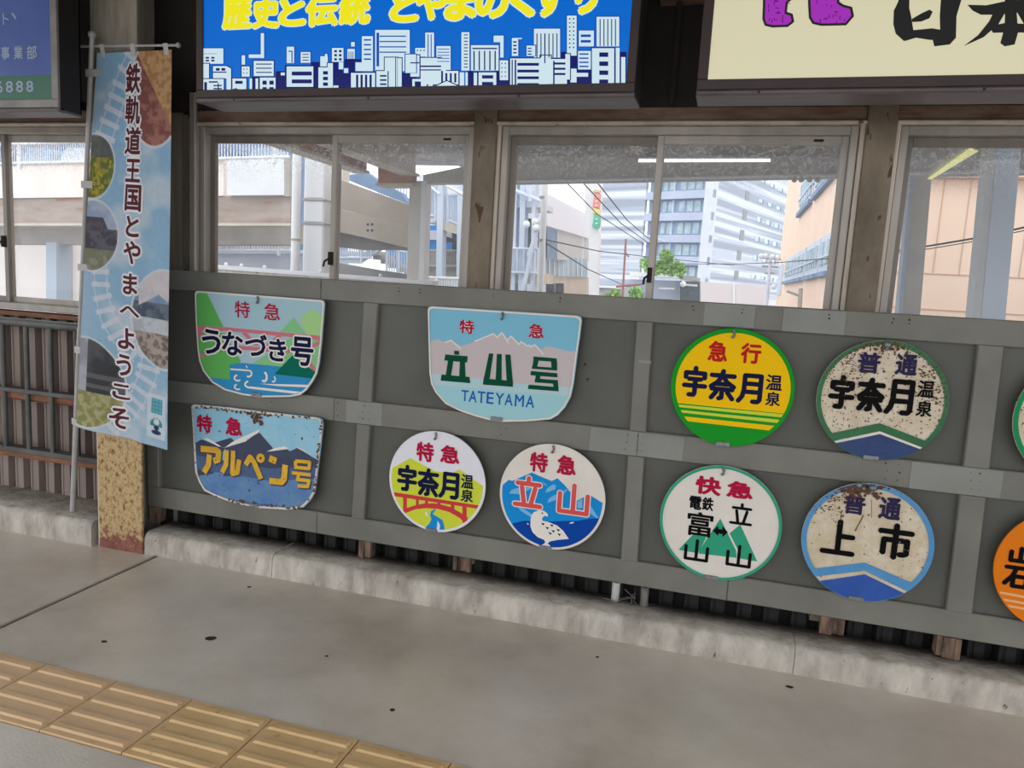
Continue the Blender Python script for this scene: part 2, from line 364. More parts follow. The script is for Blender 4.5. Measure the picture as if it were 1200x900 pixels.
window(1, -5.6, -2.93, -3.76, sillz=1.115, flip=True)
window(2, -2.498, -1.105, -1.803)
window(3, -0.985, 0.408, -0.335)
window(4, 0.548, 1.94, 1.235)
window(5, 2.08, 3.5, 2.78)
# ------------------------------------------------------------------ canopy roof over the platform (above the frame)
ce = thing('ceiling', None, None, kind='structure')
CEIL = mat('grey_roof_sheet', (120, 118, 114), (140, 138, 132), 3, rough=0.7)
MB().box((-8, -4.5, 3.05), (7.5, 0.7, 3.12)).build('roof_sheet', CEIL, ce)
for x in (-2.745, -1.05, 0.48, 2.01): MB().box((x - 0.06, -4.5, 2.9), (x + 0.06, 0.1, 3.05)).build('roof_beam', COLM, ce)
MB().box((-0.36, -0.02, 2.506), (4.2, 0.10, 2.64)).build('cross_beam', LINTEL, ce)
# ------------------------------------------------------------------ handrail of the left bay
ra = thing('handrail', 'grey-green steel pipe handrail with vertical bars in front of brown corrugated wall', 'railing', (-3.4, -0.03, 0.13))
MB().tube([(-6, -0.03, 1.058), (-2.93, -0.03, 1.062)], 0.0215, n=14).build('top_rail', RAILG, ra)
MB().bbox((-6, -0.022, 0.655), (-2.93, 0.0, 0.699), 0.003).bbox((-6, -0.022, 0.655), (-2.93, 0.05, 0.662), 0.001).build('angle_rail', RUSTRAIL, ra)
MB().bbox((-6, -0.055, 0.700), (-2.93, 0.0, 0.722), 0.002).build('flat_rail', RAILG, ra)
MB().bbox((-6, -0.022, 0.346), (-2.93, 0.0, 0.382), 0.003).build('angle_rail', RUSTRAIL, ra)
MB().bbox((-6, -0.055, 0.383), (-2.93, 0.0, 0.41), 0.003).build('flat_rail', RAILG, ra)
for k in range(18):
    x = -3.262 - 0.155 * k
    MB().tube([(x, -0.042, 0.40), (x, -0.042, 1.045)], 0.012, n=8).build('bar', RAILG, ra)
MB().tube([(-3.10, -0.042, 0.40), (-3.10, -0.042, 1.045)], 0.012, n=8).build('bar', RAILG, ra)
MB().tube([(-2.96, -0.042, 0.40), (-2.96, -0.042, 1.045)], 0.012, n=8).build('bar', RAILG, ra)
for x in (-2.915, -4.5): MB().bbox((x - 0.02, -0.02, 0.135), (x + 0.02, 0.09, 1.06), 0.003).build('upright', RUSTRAIL, ra)
# ------------------------------------------------------------------ the display board
BPAN = mat('board_grey_sheet', (85, 85, 80), (97, 96, 90), 2.2, rough=0.42, bump=0.05, bscale=9, spec=0.3, spots=(92, 88, 84), spot_scale=7, spot_at=0.72)
BRAIL = mat('board_grey_rail', (111, 110, 103), (127, 125, 117), 3, rough=0.42, bump=0.06, bscale=12, spec=0.3)
BRAIL2 = mat('board_grey_rail_patch', (128, 129, 123), (142, 143, 137), 3, rough=0.38, bump=0.06, bscale=12, spec=0.3)
NAIL = mat('nail_hole', (30, 26, 24)); OLDWOOD = mat('rotting_wood', (58, 42, 36), (140, 116, 98), 24, rough=0.9, bump=0.5, stretch=(1, 1, 0.3))
bd = thing('display_board', 'long grey sheet-metal hoarding of framed panels carrying the round and shield signs', 'board', (-0.4, 0.0, 0.19))
BX0, BX1 = -2.715, 3.0
TOP, TB, MT, MBT, LT, LB = 1.3754, 1.2815, 0.842, 0.735, 0.295, 0.190
def rail(z0, z1, cuts, name):
    xs = [BX0] + cuts + [BX1]
    for k in range(len(xs) - 1):
        dy = 0.0012 * (k % 2)
        MB().bbox((xs[k] + 0.0006, -dy, z0), (xs[k + 1] - 0.0006, 0.045, z1), 0.0035).build(name, BRAIL, bd)
rail(TB, TOP, [-1.762, 0.036, 1.5], 'top_rail')
rail(MBT, MT, [-1.68, 0.9, 2.2], 'middle_rail')
rail(LB, LT, [-1.756, 0.1, 1.7], 'bottom_rail')
BAT = [((-1.549, -1.478), (-1.577, -1.512)), ((-0.346, -0.280), (-0.334, -0.263)), ((0.861, 0.944), (0.878, 0.967)), ((2.06, 2.14), (2.09, 2.17))]
def lerp(a, b, t): return a + (b - a) * t
for (ta, tb), (ba, bb) in BAT:
    for z0, z1 in ((LT, MBT), (MT, TB)):
        t0, t1 = (z0 - LT) / (TB - LT), (z1 - LT) / (TB - LT)
        a0, b0, a1, b1 = lerp(ba, ta, t0), lerp(bb, tb, t0), lerp(ba, ta, t1), lerp(bb, tb, t1)
        c = 0.004
        MB().add([(a0 + c, -0.004, z0), (b0 - c, -0.004, z0), (b1 - c, -0.004, z1), (a1 + c, -0.004, z1), (a0, 0.002, z0), (b0, 0.002, z0), (b1, 0.002, z1), (a1, 0.002, z1),
                  (a0, 0.04, z0), (b0, 0.04, z0), (b1, 0.04, z1), (a1, 0.04, z1)],
                 [(0, 1, 2, 3), (4, 0, 3, 7), (1, 5, 6, 2), (8, 4, 7, 11), (5, 9, 10, 6), (4, 5, 1, 0), (7, 3, 2, 6), (8, 9, 5, 4), (7, 6, 10, 11), (11, 10, 9, 8)]).build('batten', BRAIL, bd)
MB().bbox((BX0, -0.003, LT), (BX0 + 0.07, 0.045, TB), 0.004).build('end_stile', BRAIL, bd)
edges = [BX0 + 0.03] + [(b[0][0] + b[0][1] + b[1][0] + b[1][1]) / 4 for b in BAT] + [BX1]
for k in range(len(edges) - 1):
    for z0, z1 in ((LT - 0.02, MBT + 0.02), (MT - 0.02, TB + 0.02)):
        MB().box((edges[k], 0.022 + 0.001 * (k % 2), z0), (edges[k + 1], 0.034, z1)).build('panel', BPAN, bd)
# cover patches and nail holes on the rails
for x0, x1, z0, z1 in ((-0.09, 0.10, TB + 0.004, TOP - 0.003), (0.20, 0.20 + 0.22, TB + 0.002, TOP - 0.004), (-0.50, -0.305, MBT + 0.003, MT - 0.004), (0.70, 1.0, MBT + 0.002, MT - 0.003),
                       (-1.62, -1.44, MBT + 0.002, MT - 0.002), (-0.30, -0.12, MBT + 0.004, MT - 0.006)):
    MB().bbox((x0, -0.0035, z0), (x1, 0.0, z1), 0.001).build('cover_patch', BRAIL2, bd)
def disc(b, c, r, y, n=10, m=None):
    b.add([(c[0] + r * math.cos(2 * math.pi * k / n), y, c[1] + r * math.sin(2 * math.pi * k / n)) for k in range(n)], [tuple(range(n))], m); return b
nb = MB()
for x in (-2.25, -1.76, -1.38, -1.28, -0.95, -0.66, -0.13, 0.05, 0.36, 0.58, 0.63, 1.05):
    for dz in (0.02, 0.034): disc(nb, (x + random.uniform(-.004, .004), TOP - dz), random.uniform(0.002, 0.0042), -0.0048, 6)
for x in (-2.0, -1.66, -1.53, -1.5, -0.88, -0.86, -0.35, -0.3, -0.28, 0.62, 0.66, 0.9, 0.93):
    for dz in (0.02, 0.05, 0.08): disc(nb, (x + random.uniform(-.006, .006), MT - dz), random.uniform(0.0016, 0.0036), -0.0052, 6)
nb.build('nail_holes', NAIL, bd, kind='stuff')
for c, r in (((-0.545, 1.09), 0.006), ((-0.53, 1.03), 0.006), ((-0.60, 1.02), 0.004)): disc(MB(), c, r, 0.0214, 8).build('panel_hole', NAIL, bd)
MB().bbox((-0.325, -0.0055, 1.117), (-0.275, -0.003, 1.131), 0.001).build('tape_scrap', BRAIL2, bd)
# feet between board and kerb
def foot(xa, xb, y0, y1):
    b = MB(); n = 4
    for i in range(n):
        a, c = xa + (xb - xa) * i / n, xa + (xb - xa) * (i + 1) / n
        b.box((a, y0 + random.uniform(0, 0.012), 0.1085 + random.uniform(0, 0.006)), (c - 0.0005, y1, LB))
    return b.build('wooden_foot', OLDWOOD, bd)
foot(-2.70, -2.645, -0.01, 0.05); foot(-1.535, -1.478, -0.01, 0.05); foot(0.865, 0.945, -0.01, 0.05); foot(-1.08, -1.0, 0.022, 0.052); foot(0.46, 0.55, 0.022, 0.052)
CABM = mat('grey_cable_sheath', (120, 116, 112), (90, 84, 80), 20, rough=0.5); PIPEW = mat('white_plastic_stub', (186, 186, 182), rough=0.5)
for (x, h, lb) in ((-0.345, PIPEW, 'short white pipe stub standing on the kerb under the board'), (-0.225, CABM, 'short grey pipe stub standing on the kerb under the board')): MB().tube([(x, 0.012, 0.1085), (x, 0.012, 0.188)], 0.017, h, 12).build('pipe_stub', None, None, lb, 'pipe')
tw = MB()
for k in range(9):
    a = Vector((-0.29 + random.uniform(-.03, .03), 0.0, 0.135)); e = Vector((random.uniform(-.5, -.2), random.uniform(-.04, .0), random.uniform(.112, .18)))
    mdl = (a + e) / 2 + Vector((0, -0.01, random.uniform(-.01, .02))); tw.tube([a, mdl, e], 0.0018, n=5)
tag(tw.build('wire_tangle', CABM), 'tangle of thin old wires around the pipe stubs under the board', 'wire')
# ------------------------------------------------------------------ lettering and flat print
_gl = {}
def glyph(ch, off=0.0):
    """outline of one character from Blender's own text object: (verts, faces, bbox)"""
    k = (ch, off)
    if k in _gl: return _gl[k]
    c = bpy.data.curves.new('glyph', 'FONT'); c.body = ch; c.offset = off; c.resolution_u = 3
    o = bpy.data.objects.new('glyph', c); COL.objects.link(o); bpy.context.view_layer.update()
    me = bpy.data.meshes.new_from_object(o.evaluated_get(bpy.context.evaluated_depsgraph_get()))
    vs = [(v.co.x, v.co.y) for v in me.vertices]; fs = [tuple(p.vertices) for p in me.polygons]
    bpy.data.objects.remove(o); bpy.data.curves.remove(c); bpy.data.meshes.remove(me)
    xs = [v[0] for v in vs]; ys = [v[1] for v in vs]
    _gl[k] = (vs, fs, (min(xs), min(ys), max(xs), max(ys))); return _gl[k]
def clip_convex(poly, clip):
    """Sutherland-Hodgman in the x-z plane"""
    def area(q): return sum(q[i][0] * q[(i + 1) % len(q)][1] - q[(i + 1) % len(q)][0] * q[i][1] for i in range(len(q)))
    if area(clip) < 0: clip = clip[::-1]
    out = poly
    for i in range(len(clip)):
        (ax, ay), (bx, by) = clip[i], clip[(i + 1) % len(clip)]
        inp, out = out, []
        if not inp: break
        def side(p): return (bx - ax) * (p[1] - ay) - (by - ay) * (p[0] - ax)
        for j in range(len(inp)):
            p, q = inp[j], inp[(j + 1) % len(inp)]; sp_, sq = side(p), side(q)
            if sp_ >= 0: out.append(p)
            if (sp_ >= 0) != (sq >= 0):
                t = sp_ / (sp_ - sq); out.append((p[0] + (q[0] - p[0]) * t, p[1] + (q[1] - p[1]) * t))
    return out
DL = 0.00055
class Art:
    """print on a vertical face at y = Y; points are read off the photograph (crop origin, magnification)"""
    def __init__(s, x0, y0, mag, Y, clip=None): s.x0, s.y0, s.mag, s.Y, s.clip = x0, y0, mag, Y, clip
    def w(s, u, v):
        P = at(s.x0 + u / s.mag, s.y0 + v / s.mag, s.Y); return (P.x, P.z)
    def mpp(s, u, v):
        a, b = s.w(u - 1, v), s.w(u + 1, v); c, d = s.w(u, v - 1), s.w(u, v + 1)
        return (math.hypot(a[0] - b[0], a[1] - b[1]) / 2 + math.hypot(c[0] - d[0], c[1] - d[1]) / 2) / 2
    def poly(s, mb, pts, m, layer=1, world=False, clip=True):
        q = [tuple(p) for p in pts] if world else [s.w(*p) for p in pts]
        if clip and s.clip: q = clip_convex(q, s.clip)
        if len(q) < 3: return
        s.n = (getattr(s, 'n', 0) + 1) % 50; y = s.Y - DL * layer - 1.05e-5 * s.n
        if sum(q[i][0] * q[(i + 1) % len(q)][1] - q[(i + 1) % len(q)][0] * q[i][1] for i in range(len(q))) < 0: q = q[::-1]
        mb.add([(x, y, z) for x, z in q], [tuple(range(len(q)))], m)
    def stroke(s, mb, pts, wid, m, layer=1, cap=True, world=False, clip=False, closed=False):
        """polyline of constant width (crop pixels, or metres when world) with round ends and joints"""
        q = [tuple(p) for p in pts] if world else [s.w(*p) for p in pts]
        r = (wid if world else wid * s.mpp(*pts[0])) / 2
        if closed: q = q + [q[0]]
        for i in range(len(q) - 1):
            (ax, ay), (bx, by) = q[i], q[i + 1]; d = math.hypot(bx - ax, by - ay)
            if d < 1e-7: continue
            nx, ny = -(by - ay) / d * r, (bx - ax) / d * r
            s.poly(mb, [(ax + nx, ay + ny), (bx + nx, by + ny), (bx - nx, by - ny), (ax - nx, ay - ny)], m, layer, True, clip)
        for i, (cx, cy) in enumerate(q):
            if cap or 0 < i < len(q) - 1:
                s.poly(mb, [(cx + r * math.cos(t * math.pi / 6), cy + r * math.sin(t * math.pi / 6)) for t in range(12)], m, layer, True, clip)
    def char(s, mb, ch, cu, cv, bw, bh, m, layer=2, off=0.0, fit=None):
        """one character fitted to its bounding box in the crop (centre cu, cv; size bw x bh)"""
        mb.marks.append(len(mb.f)); o = s.w(cu, cv); X0 = px((o[0], s.Y, o[1])); e = 0.01
        a = px((o[0] + e, s.Y, o[1])); b = px((o[0], s.Y, o[1] + e))
        axx, axy = abs(a[0] - X0[0]) / e, abs(a[1] - X0[1]) / e; bzx, bzy = abs(b[0] - X0[0]) / e, abs(b[1] - X0[1]) / e
        pw, ph = bw / s.mag, bh / s.mag; bzx *= .5; axy *= .5; det = axx * bzy - bzx * axy
        W = max((pw * bzy - bzx * ph) / det, 0.5 * pw / axx); H = max((axx * ph - axy * pw) / det, 0.5 * ph / bzy)
        vs, fs, (rx0, ry0, rx1, ry1) = glyph(ch, 0.0)
        ex = 2 * off if fit is None else fit * 2
        kx, ky = W / (rx1 - rx0 + ex), H / (ry1 - ry0 + ex); mx, my = (rx0 + rx1) / 2, (ry0 + ry1) / 2
        y = s.Y - DL * layer
        # heavier weight: the outline laid down again around itself, each copy a hair above the last
        rings = [(0, 0)] + ([(off * math.cos(k * math.pi / 4), off * math.sin(k * math.pi / 4)) for k in range(8)] if off > 0.005 else [])
        if off > 0.055: rings += [(off * 0.5 * math.cos(k * math.pi / 3), off * 0.5 * math.sin(k * math.pi / 3)) for k in range(6)]
        for j, (ox, oz) in enumerate(rings):
            mb.add([(o[0] + (x - mx + ox) * kx, y - 1.6e-5 * j, o[1] + (z - my + oz) * ky) for x, z in vs], fs, m)
def ink(name, c, rough=0.35): return mat(name, c, rough=0.55, spec=0.08)
I = {k: ink('ink_' + k, c) for k, c in dict(crimson=(176, 20, 62), navy=(18, 22, 62), black=(10, 9, 11), darkgreen=(0, 74, 50), blue=(30, 98, 180), white=(232, 226, 218),
     sky=(128, 190, 216), mauve=(200, 188, 190), pale_aqua=(160, 206, 214), grass=(98, 178, 92), leaf=(134, 196, 138), lime=(166, 208, 140), teal=(0, 104, 88), river=(52, 142, 196),
     rose=(206, 116, 130), palesky=(164, 196, 208), red=(206, 62, 68), green=(26, 148, 40), yellow=(246, 196, 10), greenyellow=(190, 200, 52), lemon=(206, 214, 64), azure=(24, 140, 212), deepblue=(8, 68, 160),
     paleblue=(124, 182, 226), mint=(52, 158, 124), orange=(226, 122, 26), peach=(232, 176, 130), ochre=(226, 178, 16), purple=(46, 40, 74), seagreen=(36, 138, 88), chevgreen=(14, 106, 56), coral=(216, 84, 82), violetblue=(52, 84, 150), chevblue=(64, 148, 206)).items()}
STEEL = mat('galvanised_hook', (140, 144, 148), (110, 112, 114), 60, rough=0.45, metal=0.5)
EDGE = mat('sign_steel_edge', (70, 66, 62), rough=0.6)
def worn(name, c, c2, rust, amt, scale=60, amt2=None):
    return mat(name, c, c2, 18, rough=0.55, bump=0.15, spots=rust, spot_scale=scale, spot_at=amt)
WHITE1 = mat('enamel_white', (228, 220, 212), (220, 212, 204), 8, rough=0.35)
WHITE2 = mat('enamel_cool_white', (226, 224, 232), rough=0.35)
CREAMW = worn('worn_cream_enamel', (222, 208, 188), (204, 186, 160), (74, 50, 38), 0.60, 95)
CREAMW2 = worn('worn_ivory_enamel', (216, 204, 184), (198, 180, 148), (92, 70, 52), 0.645, 65)
GREENW = worn('worn_green_enamel', (30, 98, 58), (38, 112, 62), (70, 54, 40), 0.66, 70)
BLUEW = worn('worn_blue_enamel', (66, 138, 192), (78, 146, 196), (90, 84, 76), 0.69, 60)
DBLUEW = worn('worn_dark_blue_enamel', (20, 50, 104), (32, 64, 116), (150, 140, 130), 0.71, 60)
def circle(c, r, n=64): return [(c[0] + r * math.cos(2 * math.pi * k / n), c[1] + r * math.sin(2 * math.pi * k / n)) for k in range(n)]
def plate(name, outline, Y, face, parent, thick=0.012, label=None):
    """steel plate: convex outline in the x-z plane, front at Y, rim slightly turned back"""
    n = len(outline); cx = sum(p[0] for p in outline) / n; cz = sum(p[1] for p in outline) / n
    ins = [(cx + (x - cx) * 0.993, cz + (z - cz) * 0.993) for x, z in outline]
    b = MB(); vs = [(x, Y, z) for x, z in ins] + [(x, Y + 0.0025, z) for x, z in outline] + [(x, Y + thick, z) for x, z in outline]
    a = sum(outline[i][0] * outline[(i + 1) % n][1] - outline[(i + 1) % n][0] * outline[i][1] for i in range(n))
    b.add(vs[:n], [tuple(range(n)) if a > 0 else tuple(reversed(range(n)))], face)
    b.add(vs, [(i, (i + 1) % n, n + (i + 1) % n, n + i) for i in range(n)], face)
    b.add(vs, [(n + i, n + (i + 1) % n, 2 * n + (i + 1) % n, 2 * n + i) for i in range(n)] + [tuple(2 * n + i for i in range(n))], EDGE)
    return b.build(name, None, parent)
def ring(name, outer, inner, Y, layer, m, parent):
    n = len(outer); y = Y - DL * layer
    return MB().add([(x, y, z) for x, z in outer] + [(x, y, z) for x, z in inner], [(i, (i + 1) % n, n + (i + 1) % n, n + i) for i in range(n)], m).build(name, None, parent)
def hardware(parent, top, bot, Y, bolt=False):
    """hook and stand-off at the top, clip at the foot of a sign"""
    tx, tz = top; bx, bz = bot
    h = MB().tube([(tx, -0.006, tz - 0.012), (tx, Y - 0.004, tz - 0.012)], 0.004, STEEL, 8)
    h.tube([(tx, Y - 0.004, tz - 0.006), (tx + 0.004, Y - 0.008, tz - 0.018), (tx + 0.002, Y - 0.009, tz - 0.030), (tx - 0.004, Y - 0.005, tz - 0.036)], 0.0055, STEEL, 8)
    h.build('hook', None, parent)
    if bolt: MB().ball((tx, Y - 0.004, tz - 0.016), 0.014, STEEL, 10).build('bolt_head', None, parent)
    MB().box((tx - 0.02, Y + 0.012, tz - 0.05), (tx + 0.02, -0.006, tz - 0.02)).build('spacer', STEEL, parent)
    c = MB().bbox((bx - 0.026, Y - 0.008, bz - 0.004), (bx + 0.026, Y - 0.004, bz + 0.012), 0.001, STEEL).box((bx - 0.026, Y - 0.004, bz - 0.004), (bx + 0.026, -0.006, bz - 0.002), STEEL)
    c.build('clip', None, parent)
def round_sign(name, c, r, face, label, border=None, bw=0.0, Y=-0.03, hook_dx=-0.02, bolt=False):
    t = thing(name, label, 'sign', (c[0], Y, c[1] - r), 'train name signs on the grey board')
    plate('plate', circle(c, r), Y, face, t)
    if border: ring('border', circle(c, r * 0.9975), circle(c, r - bw), Y, 8 * 0 + 6, border, t)
    hardware(t, (c[0] + hook_dx, c[1] + r), (c[0] - 0.012, c[1] - r + 0.004), Y, bolt)
    return t
# skeletons of the round-ended lettering, in a unit box (0..1, y up)
SK = {'宇': [[(.5, 1), (.5, .86)], [(.08, .66), (.08, .82), (.92, .82), (.92, .66)], [(.24, .60), (.76, .60)], [(.04, .36), (.96, .36)], [(.52, .60), (.52, .10), (.48, .03), (.28, .03)]],
      '奈': [[(.06, .84), (.94, .84)], [(.5, 1), (.44, .78), (.30, .60), (.06, .44)], [(.52, .84), (.66, .62), (.95, .46)], [(.28, .54), (.74, .54)], [(.10, .36), (.90, .36)], [(.5, .36), (.5, .06), (.40, .03)], [(.28, .26), (.10, .04)], [(.72, .26), (.92, .04)]],
      '月': [[(.24, .95), (.24, .42), (.18, .18), (.05, .03)], [(.24, .95), (.88, .95), (.88, .10), (.80, .03), (.62, .03)], [(.24, .66), (.88, .66)], [(.24, .37), (.88, .37)]],
      '立': [[(.5, 1), (.5, .84)], [(.08, .80), (.92, .80)], [(.26, .66), (.36, .12)], [(.76, .66), (.62, .06)], [(.02, .04), (.98, .04)]],
      '山': [[(.5, 1), (.5, .06)], [(.06, .68), (.06, .06), (.94, .06), (.94, .68)]],
      '上': [[(.5, 1), (.5, .06)], [(.5, .56), (.94, .56)], [(.02, .05), (.98, .05)]],
      '市': [[(.5, 1), (.5, .84)], [(.04, .80), (.96, .80)], [(.16, .12), (.16, .54), (.86, .54), (.86, .14), (.78, .10), (.68, .10)], [(.5, .80), (.5, .0)]],
      '富': [[(.5, 1), (.5, .90)], [(.06, .74), (.06, .86), (.94, .86), (.94, .74)], [(.30, .73), (.70, .73)], [(.27, .61), (.73, .61), (.73, .48), (.27, .48), (.27, .61)],
             [(.12, .34), (.88, .34), (.88, .03), (.12, .03), (.12, .34)], [(.5, .34), (.5, .03)], [(.12, .185), (.88, .185)]],
      '岩': [[(.5, 1), (.5, .68)], [(.14, .90), (.14, .68), (.86, .68), (.86, .90)], [(.04, .50), (.96, .50)], [(.42, .50), (.30, .28), (.04, .08)], [(.34, .28), (.34, .03), (.84, .03), (.84, .28), (.34, .28)]]}
def skel(A, mb, ch, u0, v0, u1, v1, wid, m, layer=3, slant=0.0, vs=None):
    """skeleton character between its left-top and right-bottom crop pixels; vs = vertical drop of the baseline per u"""
    mb.marks.append(len(mb.f)); pr = A.mpp((u0 + u1) / 2, (v0 + v1) / 2)
    cu, cv = (u0 + u1) / 2, (v0 + v1) / 2; o = A.w(cu, cv); X0 = px((o[0], A.Y, o[1])); e = 0.01
    qa = px((o[0] + e, A.Y, o[1])); qb = px((o[0], A.Y, o[1] + e))
    axx, axy, bzx, bzy = abs(qa[0] - X0[0]) / e, abs(qa[1] - X0[1]) / e, abs(qb[0] - X0[0]) / e, abs(qb[1] - X0[1]) / e
    pw, ph = (u1 - u0) / A.mag, (v1 - v0) / A.mag; bzx *= .5; axy *= .5; det = axx * bzy - bzx * axy
    W = (pw * bzy - bzx * ph) / det; H = (axx * ph - axy * pw) / det
    r = wid * pr / 2; W -= 2 * r; H -= 2 * r
    xs = [p[0] for st in SK[ch] for p in st]; ys = [p[1] for st in SK[ch] for p in st]
    W /= max(xs) - min(xs); H /= max(ys) - min(ys); mx, my = (max(xs) + min(xs)) / 2, (max(ys) + min(ys)) / 2
    for st in SK[ch]:
        A.stroke(mb, [(o[0] + (x - mx) * W, o[1] + (y - my) * H) for x, y in st], 2 * r, m, layer, world=True)
def text(A, mb, items, m, layer=2, off=0.03, fit=None):
    for ch, cu, cv, bw, bh in items: A.char(mb, ch, cu, cv, bw, bh, m, layer, off, fit)

SY = -0.03
# ---- 1: white round sign, lime hills and red bridge
C1, R1 = (-1.1556, 0.524), 0.2267
s = round_sign('round_sign', C1, R1, WHITE2, 'round white sign with lime hills and red arched bridge, 特急 宇奈月温泉 lettering', hook_dx=-0.012)
A = Art(440, 490, 6.0, SY, circle(C1, R1 * 0.945)); b = MB()
A.poly(b, [(60, 400), (120, 350), (245, 280), (420, 375), (545, 385), (590, 360), (760, 480), (800, 900), (0, 900), (60, 700)], I['lemon'], 1)
A.poly(b, [(60, 515), (130, 520), (720, 612), (790, 625), (790, 650), (720, 637), (130, 548), (60, 540)], I['red'], 2)
for x0, x1, yb in ((195, 222, 660), (285, 305, 625), (350, 370, 610), (438, 458, 620), (530, 556, 650), (612, 642, 735)):
    A.poly(b, [(x0, 530 + (x0 - 130) * .155), (x1, 530 + (x1 - 130) * .155), (x1, yb), (x0, yb)], I['red'], 2.2)
arch = [(195, 640), (270, 615), (350, 598), (440, 600), (530, 625), (600, 665), (650, 700)]
arch2 = [(640, 742), (590, 700), (520, 660), (440, 638), (360, 632), (280, 640), (200, 672)]
for i in range(6): A.poly(b, [arch[i], arch[i + 1], arch2[5 - i], arch2[6 - i]], I['red'], 2.4)
A.poly(b, [(415, 640), (392, 655), (385, 680), (395, 710), (380, 740), (350, 770), (350, 860), (490, 860), (485, 760), (470, 715), (430, 690), (402, 672), (428, 640)], I['azure'], 3)
A.poly(b, [(438, 720), (455, 750), (450, 800), (425, 790), (435, 760)], I['white'], 4)
A.poly(b, [(362, 650), (350, 668), (362, 690), (375, 695), (366, 672)], I['white'], 4)
b.build('picture', None, s)
b = MB(); text(A, b, [('特', 350, 237, 125, 145), ('急', 525, 255, 140, 135)], I['crimson'], 5, 0.036); b.build('lettering', None, s); b = MB()
for ch, u0, v0, u1, v1 in (('宇', 152, 322, 296, 518), ('奈', 296, 346, 450, 555), ('月', 444, 374, 592, 572)): skel(A, b, ch, u0, v0, u1, v1, 27, I['navy'], 5)
b.build('lettering', None, s); b = MB(); text(A, b, [('温', 647, 445, 90, 105), ('泉', 645, 545, 90, 95)], I['navy'], 5, 0.025); b.build('lettering', None, s)
# ---- 2: round sign with ptarmigan
C2, R2 = (-0.6381, 0.5264), 0.2275
s = round_sign('round_sign', C2, R2, WHITE1, 'round white sign with white spotted bird before blue mountains, red 立山 lettering', hook_dx=-0.006)
A = Art(560, 505, 6.0, SY, circle(C2, R2 * 0.95)); b = MB()
A.poly(b, [(150, 400), (215, 345), (245, 350), (380, 292), (460, 328), (520, 352), (560, 332), (610, 380), (650, 430), (700, 490), (735, 470), (800, 458), (900, 520), (900, 700), (500, 800), (150, 650)], I['azure'], 1)
A.poly(b, [(150, 640), (240, 650), (330, 630), (430, 640), (560, 635), (620, 632), (700, 632), (800, 615), (900, 615), (900, 900), (150, 900)], I['deepblue'], 2)
for P in ([(220, 440), (240, 412), (300, 395), (385, 400), (330, 430), (300, 445)], [(475, 435), (490, 400), (530, 375), (550, 385), (545, 410)], [(490, 505), (500, 475), (530, 455), (590, 430), (640, 400), (580, 470), (560, 480)],
          [(285, 535), (320, 545), (390, 590), (380, 610), (330, 580), (300, 560)], [(700, 500), (735, 475), (735, 540), (700, 545)], [(790, 520), (850, 615), (835, 610), (790, 580)], [(445, 345), (490, 385), (470, 380)]):
    A.poly(b, P, I['paleblue'], 2)
A.poly(b, [(345, 645), (362, 655), (350, 658)], I['white'], 3); A.poly(b, [(642, 650), (655, 640), (680, 640), (668, 650)], I['white'], 3)
bird = [(378, 590), (395, 570), (430, 556), (465, 560), (490, 580), (495, 600), (470, 596), (452, 612), (455, 630), (500, 640), (560, 665), (600, 700), (640, 758), (560, 765), (510, 775), (490, 790), (510, 805), (512, 830), (450, 830), (450, 800), (475, 785), (468, 765), (420, 745), (385, 710), (370, 670), (372, 620)]
A.poly(b, bird, I['white'], 4, clip=False)
for u, v in ((458, 652), (520, 662), (488, 680), (565, 695), (530, 702), (508, 718), (572, 726)): A.poly(b, [(u - 13, v - 8), (u + 13, v - 2), (u + 3, v + 12)], I['black'], 5)
A.poly(b, [(447, 575), (455, 571), (461, 577), (455, 584)], I['black'], 5)
b.build('picture', None, s)
b = MB(); text(A, b, [('特', 430, 220, 130, 145), ('急', 625, 240, 140, 145)], I['crimson'], 5, 0.038); b.build('lettering', None, s); b = MB()
for ch, u0, v0, u1, v1 in (('立', 240, 302, 470, 552), ('山', 550, 354, 798, 602)): skel(A, b, ch, u0 - 0, v0, u1, v1, 46, I['white'], 5)
for ch, u0, v0, u1, v1 in (('立', 247, 309, 463, 545), ('山', 557, 361, 791, 595)): skel(A, b, ch, u0, v0, u1, v1, 32, I['coral'], 6)
b.build('lettering', None, s)
# ---- 3: yellow round sign with green border
C3, R3 = (0.0394, 1.0535), 0.2296
s = round_sign('round_sign', C3, R3, I['green'], 'round yellow sign with green border and stripes, 急行 宇奈月温泉 lettering', hook_dx=-0.012)
A = Art(770, 375, 6.0, SY, circle((C3[0] + 0.002, C3[1]), R3 * 0.925)); b = MB()
A.poly(b, [(50, 50), (1000, 50), (1000, 668), (880, 657), (130, 582), (50, 575)], I['yellow'], 1)
A.poly(b, [(50, 585), (130, 592), (900, 663), (1000, 670), (1000, 694), (900, 687), (150, 612), (50, 605)], I['lemon'], 1)
A.poly(b, [(50, 620), (155, 631), (870, 702), (1000, 712), (1000, 732), (855, 725), (170, 650), (50, 640)], I['lemon'], 1)
A.poly(b, [(180, 676), (830, 744), (800, 778), (205, 710)], I['yellow'], 1)
b.build('picture', None, s)
b = MB(); text(A, b, [('急', 428, 220, 145, 150), ('行', 660, 235, 150, 150)], mat('ink_signal_red', (190, 26, 30), rough=0.55, spec=0.08), 3, 0.035); b.build('lettering', None, s); b = MB()
for ch, u0, v0, u1, v1 in (('宇', 172, 318, 360, 545), ('奈', 358, 340, 562, 572), ('月', 556, 372, 748, 592)): skel(A, b, ch, u0, v0, u1, v1, 33, I['navy'], 3)
b.build('lettering', None, s); b = MB(); text(A, b, [('温', 823, 440, 120, 115), ('泉', 815, 555, 110, 105)], I['navy'], 3, 0.025); b.build('lettering', None, s)
